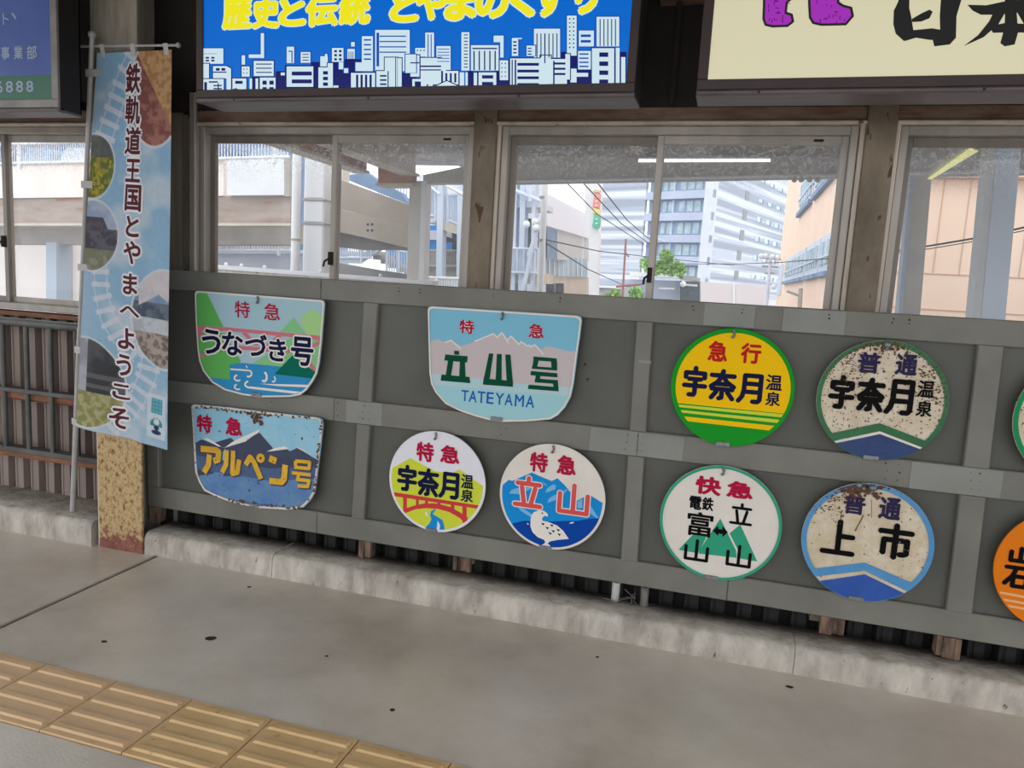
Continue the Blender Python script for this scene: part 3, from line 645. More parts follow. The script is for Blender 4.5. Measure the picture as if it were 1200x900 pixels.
# ---- 4: rust-speckled cream sign, green chevron
C4, R4 = (0.5675, 1.056), 0.2218
s = round_sign('round_sign', C4, R4, CREAMW, 'round rust-speckled cream sign with dark green border, black 宇奈月温泉 and green chevron', GREENW, 0.0165, hook_dx=-0.004, bolt=True)
A = Art(940, 385, 6.0, SY, circle(C4, R4 * 0.99)); b = MB()
A.poly(b, [(60, 762), (195, 738), (545, 664), (905, 803), (1000, 840), (1000, 900), (880, 850), (545, 720), (210, 790), (60, 820)], GREENW, 6.3)
A.poly(b, [(60, 822), (215, 792), (545, 722), (875, 848), (1000, 900), (1000, 915), (865, 860), (545, 742), (230, 805), (60, 840)], WHITE1, 6.4)
A.poly(b, [(60, 840), (235, 806), (545, 740), (862, 860), (1000, 915), (1000, 1100), (60, 1100)], DBLUEW, 6.5)
b.build('picture', None, s)
b = MB(); text(A, b, [('普', 470, 240, 170, 155), ('通', 733, 255, 165, 155)], I['purple'], 7, 0.035); b.build('lettering', None, s); b = MB()
for ch, u0, v0, u1, v1 in (('宇', 178, 322, 378, 570), ('奈', 376, 340, 588, 590), ('月', 574, 352, 792, 612)): skel(A, b, ch, u0, v0, u1, v1, 38, I['black'], 7)
b.build('lettering', None, s); b = MB(); text(A, b, [('温', 870, 425, 130, 125), ('泉', 857, 563, 120, 118)], I['black'], 7, 0.025); b.build('lettering', None, s)
# ---- 5: white round sign with green border and mountains
C5, R5 = (0.0444, 0.5137), 0.2325
s = round_sign('round_sign', C5, R5, WHITE1, 'round white sign with sea-green border and green peaks, 快急 電鉄富山 立山 lettering', I['mint'], 0.0115, hook_dx=-0.006)
A = Art(750, 535, 6.0, SY, circle(C5, R5 * 0.95)); b = MB()
A.poly(b, [(270, 655), (380, 540), (470, 560), (410, 680)], I['mint'], 1); A.poly(b, [(565, 435), (420, 655), (415, 682), (680, 712), (675, 660)], I['mint'], 1)
A.poly(b, [(630, 540), (705, 478), (825, 738), (700, 715), (690, 660)], I['mint'], 1)
b.build('picture', None, s)
b = MB(); text(A, b, [('快', 480, 205, 190, 140), ('急', 703, 235, 195, 130)], I['crimson'], 3, 0.042); b.build('lettering', None, s); b = MB()
text(A, b, [('電', 390, 325, 92, 100), ('鉄', 477, 333, 85, 100)], I['black'], 3, 0.028)
text(A, b, [('富', 421, 476, 190, 182)], I['black'], 3, 0.020)
for ch, u0, v0, u1, v1, w in (('立', 628, 322, 798, 486, 20), ('山', 308, 574, 488, 740, 22), ('山', 602, 614, 788, 782, 22)): skel(A, b, ch, u0, v0, u1, v1, w, I['black'], 3)
A.poly(b, [(512, 522), (550, 485), (550, 508), (580, 512), (580, 488), (618, 532), (580, 565), (580, 545), (550, 540), (550, 558)], I['black'], 3)
b.build('lettering', None, s)
# ---- 6: worn ivory sign, blue chevron
C6, R6 = (0.5772, 0.5166), 0.2287
s = round_sign('round_sign', C6, R6, CREAMW2, 'round worn ivory sign with light blue border and chevron, black 上市 lettering', BLUEW, 0.0185, hook_dx=-0.002, bolt=True)
A = Art(920, 555, 6.0, SY, circle(C6, R6 * 0.99)); b = MB()
A.poly(b, [(80, 690), (190, 668), (560, 624), (900, 770), (1040, 830), (1040, 880), (860, 825), (560, 680), (220, 720), (80, 740)], BLUEW, 6.3)
A.poly(b, [(80, 740), (220, 722), (560, 682), (860, 828), (1040, 890), (1040, 900), (850, 845), (560, 705), (240, 752), (80, 780)], CREAMW2, 6.4)
A.poly(b, [(80, 780), (245, 752), (560, 705), (850, 845), (1040, 900), (1040, 1100), (80, 1100)], mat('worn_royal_blue_enamel', (24, 72, 160), (34, 84, 168), 14, rough=0.5, spots=(120, 130, 150), spot_scale=60, spot_at=0.7), 6.5)
b.build('picture', None, s)
b = MB(); text(A, b, [('普', 487, 215, 165, 150), ('通', 737, 245, 165, 165)], I['purple'], 7, 0.035); b.build('lettering', None, s); b = MB()
skel(A, b, '上', 246, 312, 508, 578, 38, I['black'], 7); skel(A, b, '市', 636, 340, 910, 612, 40, I['black'], 7)
b.build('lettering', None, s)
MB().ball((C6[0] - 0.05, SY - 0.002, C6[1] + R6 - 0.012), 0.012, STEEL, 8).build('bolt_head', None, s)
MB().ball((C6[0] - 0.032, SY - 0.002, C6[1] + R6 - 0.022), 0.009, STEEL, 8).build('bolt_head', None, s)
def rust_specks(t, A, cu, cv, su, sv, n, r0, r1, m, seed, L=7.6, ang=None):
    rnd = random.Random(seed); b = MB()
    for k in range(n):
        u, v = rnd.gauss(cu, su), rnd.gauss(cv, sv); u += 0; r_ = rnd.uniform(r0, r1)
        A.poly(b, [(u + r_ * rnd.uniform(.5, 1.3) * math.cos(q_), v + r_ * rnd.uniform(.4, 1.1) * math.sin(q_)) for q_ in (0, 1.1, 2.1, 3.1, 4.2, 5.2)], m, L)
    b.build('rust_specks', None, t, kind='stuff')
RSP = mat('dark_rust_specks', (70, 44, 34), (104, 72, 52), 60, rough=.9)
rust_specks(s, A, 530, 100, 80, 30, 170, 6, 20, RSP, 1); rust_specks(s, A, 330, 200, 80, 70, 160, 3, 8, RSP, 2); rust_specks(s, A, 860, 600, 80, 60, 40, 2, 6, mat('tan_stain', (176, 140, 100), rough=.8), 4)
b = MB(); A.stroke(b, [(550, 290), (525, 340), (505, 372), (492, 402)], 7, RSP, 7.7, cap=False); A.stroke(b, [(400, 260), (390, 300), (392, 330)], 5, RSP, 7.7, cap=False); A.stroke(b, [(608, 190), (606, 310)], 3, RSP, 7.7, cap=False); b.build('rust_runs', None, s)
s4 = [o for o in COL.objects if o.get('label', '').startswith('round rust-speckled')][0]; A4 = Art(940, 385, 6.0, SY, circle(C4, R4 * 0.985))
rust_specks(s4, A4, 610, 115, 130, 34, 190, 4, 13, RSP, 5, 6.8); rust_specks(s4, A4, 290, 260, 100, 90, 200, 3, 8, RSP, 6, 6.8); rust_specks(s4, A4, 930, 330, 70, 120, 200, 3, 10, RSP, 7, 6.8); rust_specks(s4, A4, 560, 640, 220, 40, 60, 2, 6, RSP, 8, 6.2)
# ---- 7 and 8, cut by the right edge of the photograph
C7, R7 = (0.992 + 0.228, 1.045), 0.228
s = round_sign('round_sign', C7, R7, CREAMW, 'round cream sign with green border at the far right edge, upper row', I['seagreen'], 0.017)
C8, R8 = (1.001 + 0.228, 0.506), 0.228
s = round_sign('round_sign', C8, R8, I['orange'], 'round orange sign with black 岩 lettering at the far right edge, lower row')
A = Art(1080, 560, 3.75, SY, circle(C8, R8 * 0.975)); b = MB()
for dv, k in ((500, 'peach'), (528, 'peach'), (552, 'peach')): A.poly(b, [(330, dv - 4), (700, dv + 62), (700, dv + 74), (330, dv + 6)], I[k], 1)
b.build('picture', None, s)
b = MB(); skel(A, b, '岩', 356, 298, 500, 490, 20, I['black'], 3)
o8 = A.w(356 + 72, 394)
for k, ch in ((1, '峅'), (2, '寺')):
    X0 = o8[0] + 0.118 * k; v, f, (gx0, gy0, gx1, gy1) = glyph(ch, 0.04)
    b.add([(X0 + (x - (gx0 + gx1) / 2) * 0.115, SY - DL * 3, o8[1] + (z - (gy0 + gy1) / 2) * 0.125) for x, z in v], f, I['black'])
b.build('lettering', None, s)
# ---- shields
def shield(label, A, outline, inner_k, face, border, cdx=0.0):
    q = [A.w(*p) for p in outline]; n = len(q)
    cx = (min(p[0] for p in q) + max(p[0] for p in q)) / 2; zb = min(p[1] for p in q); zt = max(p[1] for p in q); cz = (zb + zt) / 2
    t = thing('shield_sign', label, 'sign', (cx, SY, zb), 'train name signs on the grey board')
    plate('plate', q, SY, face, t)
    ins = [(cx + (x - cx) * (1 - inner_k * 2 / (max(p[0] for p in q) - min(p[0] for p in q))), cz + (z - cz) * (1 - inner_k * 2 / (zt - zb))) for x, z in q]
    a = sum(q[i][0] * q[(i + 1) % n][1] - q[(i + 1) % n][0] * q[i][1] for i in range(n))
    if a < 0: q, ins = q[::-1], ins[::-1]
    ring('border', [(cx + (x - cx) * .993, cz + (z - cz) * .993) for x, z in q], ins, SY, 6, border, t)
    hardware(t, (cx + cdx, zt - 0.002), (cx + cdx, zb + 0.008), SY)
    A.clip = ins
    return t
# shield 1: うなづき号
A = Art(220, 330, 6.667, SY)
s = shield('shield-shaped sign with green hills and blue river, navy うなづき号 lettering, upper row', A,
           [(55, 90), (62, 76), (78, 70), (1045, 143), (1064, 150), (1072, 170), (1062, 300), (1048, 480), (1030, 640), (1012, 720), (980, 780), (930, 850), (880, 888), (800, 903), (640, 905), (560, 905), (430, 888), (290, 850), (190, 790), (120, 700), (90, 620), (76, 520), (62, 300)], 0.0095, I['palesky'], WHITE1)
b = MB()
A.poly(b, [(60, 60), (150, 88), (280, 355), (60, 345)], I['grass'], 1); A.poly(b, [(60, 395), (290, 400), (415, 620), (340, 770), (60, 745)], I['grass'], 1)
A.poly(b, [(720, 395), (830, 278), (925, 410)], I['leaf'], 1); A.poly(b, [(875, 290), (970, 205), (1080, 290), (1080, 430), (925, 412)], I['lime'], 1)
A.poly(b, [(500, 640), (640, 560), (800, 440), (1080, 440), (1080, 700), (850, 680)], I['leaf'], 1)
A.poly(b, [(60, 740), (330, 765), (330, 650), (420, 635), (740, 665), (1000, 690), (1080, 760), (1080, 950), (60, 950)], I['river'], 1.5)
A.poly(b, [(60, 345), (300, 357), (1080, 428), (1080, 470), (980, 450), (300, 385), (60, 385)], I['rose'], 2)
for P in ([(60, 385), (110, 385), (130, 430), (60, 430)], [(420, 400), (460, 400), (560, 500), (520, 500)], [(700, 420), (740, 425), (640, 500), (600, 500)], [(400, 500), (800, 530), (800, 560), (400, 530)], [(960, 500), (1060, 440), (1060, 480), (980, 520)], [(90, 560), (150, 570), (110, 600)],
          [(900, 600), (940, 600), (1020, 700), (1000, 720)]): A.poly(b, P, I['rose'], 2.1)
A.poly(b, [(680, 722), (820, 575), (1010, 715), (1080, 765), (960, 755)], I['teal'], 3)
b.build('picture', None, s)
b = MB()
A.stroke(b, [(340, 684), (480, 694)], 12, I['white'], 4)
def arc(u, v, ru, rv, a0, a1, n=8): return [(u + ru * math.cos(math.radians(a0 + (a1 - a0) * k / n)), v + rv * math.sin(math.radians(a0 + (a1 - a0) * k / n))) for k in range(n + 1)]
A.stroke(b, arc(478, 718, 24, 24, -60, 110), 14, I['white'], 4); A.stroke(b, arc(395, 752, 28, 22, 250, 60), 13, I['white'], 4); A.stroke(b, arc(600, 745, 20, 34, -70, 120), 18, I['white'], 4)
A.stroke(b, arc(672, 762, 14, 20, -60, 120), 12, I['white'], 4); A.stroke(b, arc(395, 822, 26, 20, 240, 60), 12, I['white'], 4); A.stroke(b, arc(490, 802, 40, 26, 240, 90), 14, I['white'], 4)
A.poly(b, [(490, 818), (900, 862), (840, 876), (490, 836)], I['white'], 4); A.poly(b, [(560, 797), (960, 806), (930, 826), (700, 815)], I['white'], 4); A.stroke(b, [(458, 658), (468, 672)], 8, I['white'], 4)
b.build('wave_marks', None, s)
b = MB(); T = [('う', 187, 470, 150, 205), ('な', 352, 485, 168, 195), ('づ', 535, 497, 175, 185), ('き', 705, 535, 140, 185), ('号', 897, 545, 180, 235)]
text(A, b, T, I['white'], 4.6, 0.085, 0.03); text(A, b, T, I['navy'], 6, 0.028, 0.03)
b.build('lettering', None, s); b = MB(); text(A, b, [('特', 428, 217, 118, 135), ('急', 660, 236, 125, 135)], I['crimson'], 5, 0.012); b.build('lettering', None, s)
# shield 2: アルペン号
A = Art(220, 465, 6.667, SY)
EB = mat('chipped_white_enamel', (222, 214, 204), (208, 196, 184), 20, rough=0.5, spots=(78, 46, 34), spot_scale=34, spot_at=0.585)
ES = mat('chipped_sky_enamel', (150, 198, 220), (134, 190, 216), 10, rough=0.5, spots=(54, 44, 42), spot_scale=42, spot_at=0.665)
EG = mat('chipped_slate_blue_enamel', (96, 136, 176), (76, 118, 172), 16, rough=0.5, spots=(40, 42, 60), spot_scale=46, spot_at=0.67)
EN = mat('chipped_navy_enamel', (44, 52, 78), (52, 62, 92), 14, rough=0.5)
s = shield('rust-chipped shield sign with dark peaks and yellow アルペン号 lettering, lower row', A,
           [(28, 75), (40, 60), (60, 58), (300, 78), (560, 110), (1020, 160), (1050, 175), (1060, 210), (1040, 400), (1015, 600), (995, 750), (960, 810), (900, 870), (780, 884), (560, 870), (420, 845), (300, 810), (200, 770), (130, 735), (90, 670), (60, 590), (50, 450), (40, 250)], 0.011, ES, EB)
b = MB()
A.poly(b, [(40, 370), (110, 332), (250, 388), (290, 400), (200, 600), (60, 620), (40, 500)], EN, 1)
A.poly(b, [(210, 358), (335, 320), (370, 345), (300, 400), (250, 388)], EN, 1)
A.poly(b, [(290, 400), (460, 345), (555, 272), (670, 405), (630, 430), (640, 620), (280, 620)], EN, 1)
A.poly(b, [(620, 430), (780, 408), (800, 425), (855, 400), (1060, 520), (1060, 640), (620, 640)], EN, 1)
A.poly(b, [(40, 460), (300, 520), (640, 580), (1060, 560), (1060, 950), (40, 950)], EG, 0.7)
EM = mat('chipped_mid_blue_enamel', (66, 92, 134), (60, 84, 126), 14, rough=0.5, spots=(36, 38, 56), spot_scale=46, spot_at=0.68)
A.poly(b, [(40, 450), (300, 500), (640, 560), (1060, 540), (1060, 640), (640, 655), (300, 600), (40, 560)], EM, 1.8)
A.poly(b, [(120, 326), (160, 322), (262, 388), (240, 388)], I['white'], 2); A.poly(b, [(288, 398), (360, 345), (560, 255), (556, 280), (465, 330), (455, 348)], I['white'], 2)
A.poly(b, [(618, 428), (680, 400), (760, 385), (800, 415), (780, 408)], I['white'], 2); A.poly(b, [(840, 385), (900, 410), (1000, 500), (960, 462), (858, 402)], I['white'], 1.5)
b.build('picture', None, s)
b = MB()
OC = mat('chipped_yellow_enamel', (226, 176, 20), (206, 156, 16), 14, rough=0.5, spots=(70, 56, 40), spot_scale=50, spot_at=0.68)
for sh, m, L in (((10, 12), EN, 4), ((0, 0), OC, 5)):
    du, dv = sh
    for P, w_ in (([(104, 404), (225, 416), (245, 430), (240, 490), (205, 500)], 44), ([(172, 450), (165, 530), (130, 590)], 42), ([(308, 415), (302, 530), (270, 590)], 36), ([(358, 420), (352, 600), (390, 590), (405, 490)], 36),
                  ([(455, 530), (490, 470), (520, 510), (575, 640)], 40), ([(640, 478), (695, 502)], 50), ([(765, 530), (755, 640), (735, 665), (640, 655)], 46),
                  ([(845, 500), (955, 510), (950, 560), (845, 550), (845, 500)], 26), ([(815, 592), (965, 610)], 26), ([(870, 605), (860, 645), (950, 655), (940, 700), (860, 695)], 26)):
        A.stroke(b, [(u + du, v + dv) for u, v in P], w_, m, L, cap=False)
A.stroke(b, [(p[0], p[1]) for p in arc(572, 478, 22, 24, 0, 340, 12)], 24, OC, 5)
b.build('lettering', None, s)
b = MB(); text(A, b, [('特', 132, 210, 120, 145), ('急', 362, 232, 130, 150)], I['crimson'], 5, 0.038)
b.build('lettering', None, s)
b = MB(); rnd = random.Random(3)
RUSTM = mat('flaked_rust', (74, 44, 36), (112, 74, 56), 60, rough=0.9)
for k in range(95):
    u = rnd.gauss(545, 65); v = rnd.uniform(100, 215) if abs(u - 545) < 40 else rnd.uniform(95, 135); v += (u - 545) * 0.08
    A.poly(b, [(u + rnd.uniform(6, 17) * math.cos(t), v + rnd.uniform(6, 17) * math.sin(t)) for t in (0, 1, 2, 3, 4, 5)], RUSTM, 7.6 + 0.003 * k)
for k in range(150):
    e = rnd.choice(((rnd.uniform(60, 1040), 0), (0, 1), (rnd.uniform(300, 900), 2)))
    if e[1] == 0: u = e[0]; v = 68 + (u - 60) * 0.098 + abs(rnd.gauss(0, 14))
    elif e[1] == 1: v = rnd.uniform(180, 800); u = 1056 - (v - 180) * 0.11 - abs(rnd.gauss(0, 6))
    else: u = e[0]; v = 815 + (u - 300) * 0.11 - abs(rnd.gauss(0, 10))
    r_ = rnd.uniform(4, 13); A.poly(b, [(u + r_ * rnd.uniform(.5, 1.2) * math.cos(t), v + r_ * rnd.uniform(.5, 1.2) * math.sin(t)) for t in (0, 1, 2, 3, 4, 5)], RUSTM, 7.2 + 0.002 * k, clip=False)
b.build('rust_patches', None, s, kind='stuff')
# shield 3: 立山号
A = Art(490, 350, 6.0, SY)
s = shield('shield sign with pale snowy peaks, dark green 立山号 and blue TATEYAMA lettering', A,
           [(66, 80), (72, 60), (95, 52), (1120, 118), (1145, 128), (1153, 150), (1140, 260), (1120, 400), (1095, 600), (1075, 690), (1035, 765), (985, 820), (930, 850), (760, 865), (600, 868), (500, 855), (400, 828), (290, 790), (190, 740), (120, 660), (90, 600), (78, 520), (72, 300)], 0.0095, I['sky'], WHITE1)
b = MB()
A.poly(b, [(60, 310), (140, 282), (190, 308), (230, 293), (305, 335), (400, 300), (530, 245), (560, 270), (590, 236), (635, 285), (655, 262), (710, 320), (725, 300), (770, 330), (820, 322), (870, 360), (905, 332), (1000, 355), (1060, 370), (1160, 362), (1160, 640), (60, 560)], I['mauve'], 1)
b2 = mat('pale_aqua_fading_up', (170, 204, 212), (182, 202, 210), 3, rough=0.35)
A.poly(b, [(60, 525), (300, 545), (620, 590), (1160, 630), (1160, 950), (60, 950)], b2, 1.5); A.poly(b, [(60, 600), (300, 620), (620, 650), (1160, 690), (1160, 950), (60, 950)], I['pale_aqua'], 1.8)
for P in ([(190, 308), (232, 293), (300, 352)], [(400, 300), (530, 246), (556, 272), (590, 238), (634, 310)], [(634, 285), (655, 264), (712, 325)], [(712, 318), (725, 301), (768, 333), (785, 325)], [(785, 342), (822, 324), (880, 390)]): A.stroke(b, P, 9, I['white'], 2)
b.build('picture', None, s)
b = MB(); g = I['darkgreen']
for P in ([(255, 366), (290, 368), (290, 395), (255, 392)], [(192, 392), (350, 404), (345, 448), (186, 434)], [(212, 430), (250, 432), (232, 545), (195, 542)], [(295, 435), (330, 438), (335, 555), (290, 550)], [(166, 533), (362, 550), (368, 594), (160, 576)],
          [(500, 384), (530, 386), (500, 590), (457, 590)], [(555, 388), (588, 390), (588, 590), (545, 590)], [(614, 392), (650, 394), (668, 600), (625, 600)], [(462, 560), (664, 578), (668, 620), (456, 604)],
          [(812, 406), (975, 420), (975, 445), (812, 433)], [(812, 430), (848, 434), (838, 482), (804, 478)], [(935, 438), (978, 442), (978, 506), (940, 500)], [(802, 475), (978, 486), (978, 506), (800, 492)],
          [(794, 508), (980, 524), (980, 553), (790, 538)], [(828, 540), (862, 543), (850, 590), (820, 586)], [(826, 560), (984, 573), (984, 600), (822, 588)], [(948, 590), (985, 593), (988, 640), (955, 634)], [(778, 604), (988, 622), (988, 652), (772, 634)]):
    A.poly(b, P, g, 4)
b.build('lettering', None, s)
b = MB(); text(A, b, [('特', 343, 198, 105, 100), ('急', 832, 227, 110, 105)], I['white'], 3, 0.06); text(A, b, [('特', 343, 198, 105, 100), ('急', 832, 227, 110, 105)], I['crimson'], 4, 0.03); b.build('lettering', None, s)
b = MB()
for k, ch in enumerate('TATEYAMA'):
    cu = (330, 386, 446, 507, 574, 638, 713, 788)[k]; cv = 682 + (cu - 333) * 0.092; A.char(b, ch, cu, cv, (52, 58, 56, 52, 62, 60, 66, 62)[k], (80, 84, 84, 84, 84, 84, 88, 88)[k], I['blue'], 4, 0.012)
b.build('lettering', None, s)
# ------------------------------------------------------------------ light boxes above the windows
BOXD = mat('dark_brown_box_frame', (48, 32, 30), (58, 40, 36), 8, rough=0.45)
BOXU = mat('grey_box_underside', (104, 94, 97), (82, 72, 74), 5, rough=0.4, stretch=(0.6, 3, 1))
BOXS = mat('box_side_black', (26, 22, 22), rough=0.6)
INNER = mat('white_box_lining', (225, 225, 222), rough=0.8)
def face_mat(name, c, k=0.5):
    """backlit acrylic and its print: glows evenly and reflects a little"""
    m = bpy.data.materials.new(name); m.use_nodes = True; p = m.node_tree.nodes['Principled BSDF']
    p.inputs['Base Color'].default_value = tuple(v * 0.35 for v in lin(c)[:3]) + (1,); p.inputs['Roughness'].default_value = 0.25; p.inputs['Specular IOR Level'].default_value = 0.3
    p.inputs['Emission Color'].default_value = lin(c); p.inputs['Emission Strength'].default_value = k; return m
def lightbox(label, x0, x1, z0, z1, yf, depth, face, frame, rim=0.028, side=None):
    t = thing('light_box', label, 'sign', ((x0 + x1) / 2, yf, z0), 'backlit advertising boxes above the windows')
    yb = yf + depth; f = MB(); e = 0.012
    for a, b in (((x0, yf, z0 + 0.018), (x1, yf + e, z0 + 0.018 + rim)), ((x0, yf, z1 - rim), (x1, yf + e, z1)), ((x0, yf, z0 + 0.018 + rim), (x0 + rim, yf + e, z1 - rim)), ((x1 - rim, yf, z0 + 0.018 + rim), (x1, yf + e, z1 - rim))):
        f.bbox(a, b, 0.002)
    f.build('frame', frame, t)
    h = MB(); h.bbox((x0, yf - 0.002, z0), (x1, yf + 0.03, z0 + 0.018), 0.006, BOXU); h.box((x0, yf + 0.03, z0 + 0.002), (x1, yb, z0 + 0.012), BOXU)
    h.build('bottom_sill', None, t)
    h = MB(); s_ = side or BOXS
    h.box((x0, yf + e, z0 + 0.012), (x0 + 0.006, yb, z1), s_); h.box((x1 - 0.006, yf + e, z0 + 0.012), (x1, yb, z1), s_); h.box((x0, yf + e, z1 - 0.006), (x1, yb, z1), s_); h.box((x0, yb - 0.006, z0 + 0.012), (x1, yb, z1), s_)
    h.build('housing', None, t)
    MB().add([(x0 + rim - 0.004, yf + 0.008, z0 + 0.018 + rim - 0.004), (x1 - rim + 0.004, yf + 0.008, z0 + 0.018 + rim - 0.004), (x1 - rim + 0.004, yf + 0.008, z1 - rim), (x0 + rim - 0.004, yf + 0.008, z1 - rim)], [(0, 1, 2, 3)]).build('face', face, t)
    n = max(2, round((x1 - x0) / 0.55))
    for k in range(n): MB().bbox((x0 + (k + .3) * (x1 - x0) / n, yf - 0.004, z0 + 0.005), (x0 + (k + .3) * (x1 - x0) / n + 0.008, yf - 0.0005, z0 + 0.013), 0.001).build('screw', BOXS, t)
    for m_ in (x0 + 0.3, x1 - 0.3): MB().box((m_ - 0.02, yb, z0 + 0.1), (m_ + 0.02, 0.098, z0 + 0.14)).build('mounting_arm', BOXS, t)
    return t
FB = face_mat
YF = -0.40
BLUEF = FB('lit_blue_acrylic', (0, 108, 214)); CREAMF = FB('lit_cream_acrylic', (226, 220, 186)); BLF = FB('lit_dull_blue_acrylic', (78, 110, 190))
# ---- box 1: blue with white skyline
B1 = lightbox('blue backlit box with yellow 歴史と伝統 lettering over a white outlined skyline', -2.103, -0.368, 2.043, 2.76, YF, 0.17, BLUEF, BOXD, 0.03)
WLIT = FB('lit_white_print', (216, 240, 250)); NLIT = FB('lit_navy_print', (8, 16, 104)); YLIT = FB('lit_yellow_print', (226, 216, 24), 0.7); DLIT = FB('lit_dark_print', (4, 30, 90)); BDEEP = FB('lit_blue_line', (0, 76, 190))
YP = YF + 0.0078
A5 = Art(230, 0, 4.615, YP); A6 = Art(480, 0, 4.444, YP)
zb = 2.043 + 0.018 + 0.028; zt_ = 2.76 - 0.03
inner = [(-2.103 + 0.028, zb), (-0.368 - 0.028, zb), (-0.368 - 0.028, zt_), (-2.103 + 0.028, zt_)]
A5.clip = inner; A6.clip = inner
b = MB()
def R(A, x0, y0, x1, y1, m, L=2): A.poly(b, [(x0, y0), (x1, y0), (x1, y1), (x0, y1)], m, L)
# dark blue ground between the near blocks
for A, rs in ((A5, ((300, 415, 350, 520), (430, 385, 510, 520), (480, 352, 680, 520), (620, 335, 860, 520), (800, 320, 900, 520), (1110, 395, 1190, 520))),
              (A6, ((0, 380, 20, 480), (300, 365, 330, 480), (440, 330, 530, 480), (320, 375, 400, 480), (520, 300, 700, 480), (740, 270, 1130, 475)))):
    for r in rs: R(A, *r, NLIT, 0.3)
def bld(A, x0, y0, x1, y1, L=2, o=5):
    R(A, x0 - o, y0 - o, x1 + o, y1 + 2, BDEEP if y1 < 400 else NLIT, L - 0.5); R(A, x0, y0, x1, y1, WLIT, L)
def bars(A, x0, y0, x1, y1, n, horiz=True, m=None, L=3, f=0.42):
    m = m or NLIT
    for k in range(n):
        if horiz:
            h = (y1 - y0) / n; R(A, x0, y0 + h * (k + .3), x1, y0 + h * (k + .3 + f), m, L)
        else:
            h = (x1 - x0) / n; R(A, x0 + h * (k + .3), y0, x0 + h * (k + .3 + f), y1, m, L)
def grid(A, x0, y0, x1, y1, nx, ny, m=None, L=3, f=0.5):
    m = m or NLIT; w, h = (x1 - x0) / nx, (y1 - y0) / ny
    for i in range(nx):
        for j in range(ny): R(A, x0 + w * (i + .25), y0 + h * (j + .25), x0 + w * (i + .25 + f), y0 + h * (j + .25 + f), m, L)
# left half
bld(A5, 40, 262, 147, 345, 1.5); R(A5, 40, 290, 112, 292, NLIT, 2); grid(A5, 45, 305, 105, 335, 2, 2, f=.6)
bld(A5, 40, 345, 70, 425, 2); bld(A5, 92, 358, 165, 425, 2.2); grid(A5, 100, 364, 160, 384, 2, 1, f=.7); R(A5, 92, 388, 165, 394, NLIT, 3)
A5.poly(b, [(165, 355), (192, 370), (192, 490), (165, 490)], WLIT, 2.2); A5.stroke(b, [(165, 355), (192, 370), (192, 490)], 5, NLIT, 3, clip=True)
bld(A5, 40, 428, 150, 510, 2.6); R(A5, 45, 445, 60, 510, NLIT, 3.4); R(A5, 70, 440, 118, 448, NLIT, 3.4); bars(A5, 95, 455, 140, 505, 3, m=NLIT, L=3.4); R(A5, 118, 450, 124, 505, NLIT, 3.4)
bld(A5, 247, 300, 265, 350); bld(A5, 350, 180, 368, 315); bld(A5, 285, 295, 365, 314); bld(A5, 247, 360, 290, 415); grid(A5, 252, 366, 286, 408, 2, 2, f=.3)
bld(A5, 312, 330, 420, 412, 2); bars(A5, 325, 338, 410, 405, 3, f=.25)
bld(A5, 197, 425, 272, 500, 2.6); R(A5, 212, 438, 252, 454, NLIT, 3.4); R(A5, 290, 425, 303, 508, WLIT, 2.6); R(A5, 322, 425, 336, 508, WLIT, 2.6)
A5.poly(b, [(165, 498), (215, 480), (265, 500), (265, 512), (165, 512)], WLIT, 3); A5.stroke(b, [(165, 498), (215, 480), (265, 500)], 5, NLIT, 3.5, clip=True)
bld(A5, 345, 420, 430, 508, 2.6); grid(A5, 350, 428, 425, 498, 2, 2, f=.62)
bld(A5, 458, 393, 480, 408); bld(A5, 490, 253, 530, 342); R(A5, 500, 275, 522, 281, BDEEP, 3); R(A5, 516, 275, 522, 340, BDEEP, 3)
bld(A5, 566, 282, 618, 340); bars(A5, 575, 288, 610, 335, 3, f=.3); bld(A5, 490, 360, 634, 470, 2.5); bars(A5, 518, 375, 626, 460, 2, f=.5); R(A5, 512, 484, 632, 510, WLIT, 2.5)
bld(A5, 672, 305, 712, 360); bld(A5, 697, 292, 710, 310); bld(A5, 662, 365, 712, 500, 2.6); bld(A5, 712, 342, 740, 500, 2.6); grid(A5, 676, 378, 720, 500, 1, 4, f=.6)
bld(A5, 735, 260, 797, 335); grid(A5, 742, 266, 792, 332, 2, 3, f=.55); bld(A5, 772, 330, 796, 375); bld(A5, 800, 370, 822, 395); bld(A5, 838, 228, 858, 252); bld(A5, 818, 265, 858, 318); bars(A5, 822, 280, 854, 318, 3, False, f=.35)
R(A5, 742, 463, 770, 500, WLIT, 2.6); R(A5, 742, 485, 818, 500, WLIT, 2.6)
bld(A5, 896, 196, 956, 385, 1.5); bars(A5, 908, 205, 946, 335, 5, f=.3, m=BDEEP); bld(A5, 862, 338, 900, 385, 1.8); bld(A5, 968, 162, 1155, 385, 1.4); bars(A5, 992, 185, 1136, 300, 4, m=BDEEP, f=.22); R(A5, 976, 178, 990, 360, BDEEP, 3)
bld(A5, 838, 395, 968, 498, 2.6); bars(A5, 858, 405, 955, 498, 4, False, f=.5); bld(A5, 975, 385, 1052, 495, 2.8); bars(A5, 995, 400, 1030, 490, 4, f=.4); R(A5, 1036, 385, 1042, 495, NLIT, 3.6)
bld(A5, 1020, 312, 1088, 495, 2.4); A5.stroke(b, [(1080, 312), (1080, 495)], 5, NLIT, 3.4, clip=True); bld(A5, 1090, 315, 1112, 495, 2.4); bld(A5, 1132, 295, 1190, 395, 2.4); bars(A5, 1165, 315, 1190, 395, 2, f=.2)
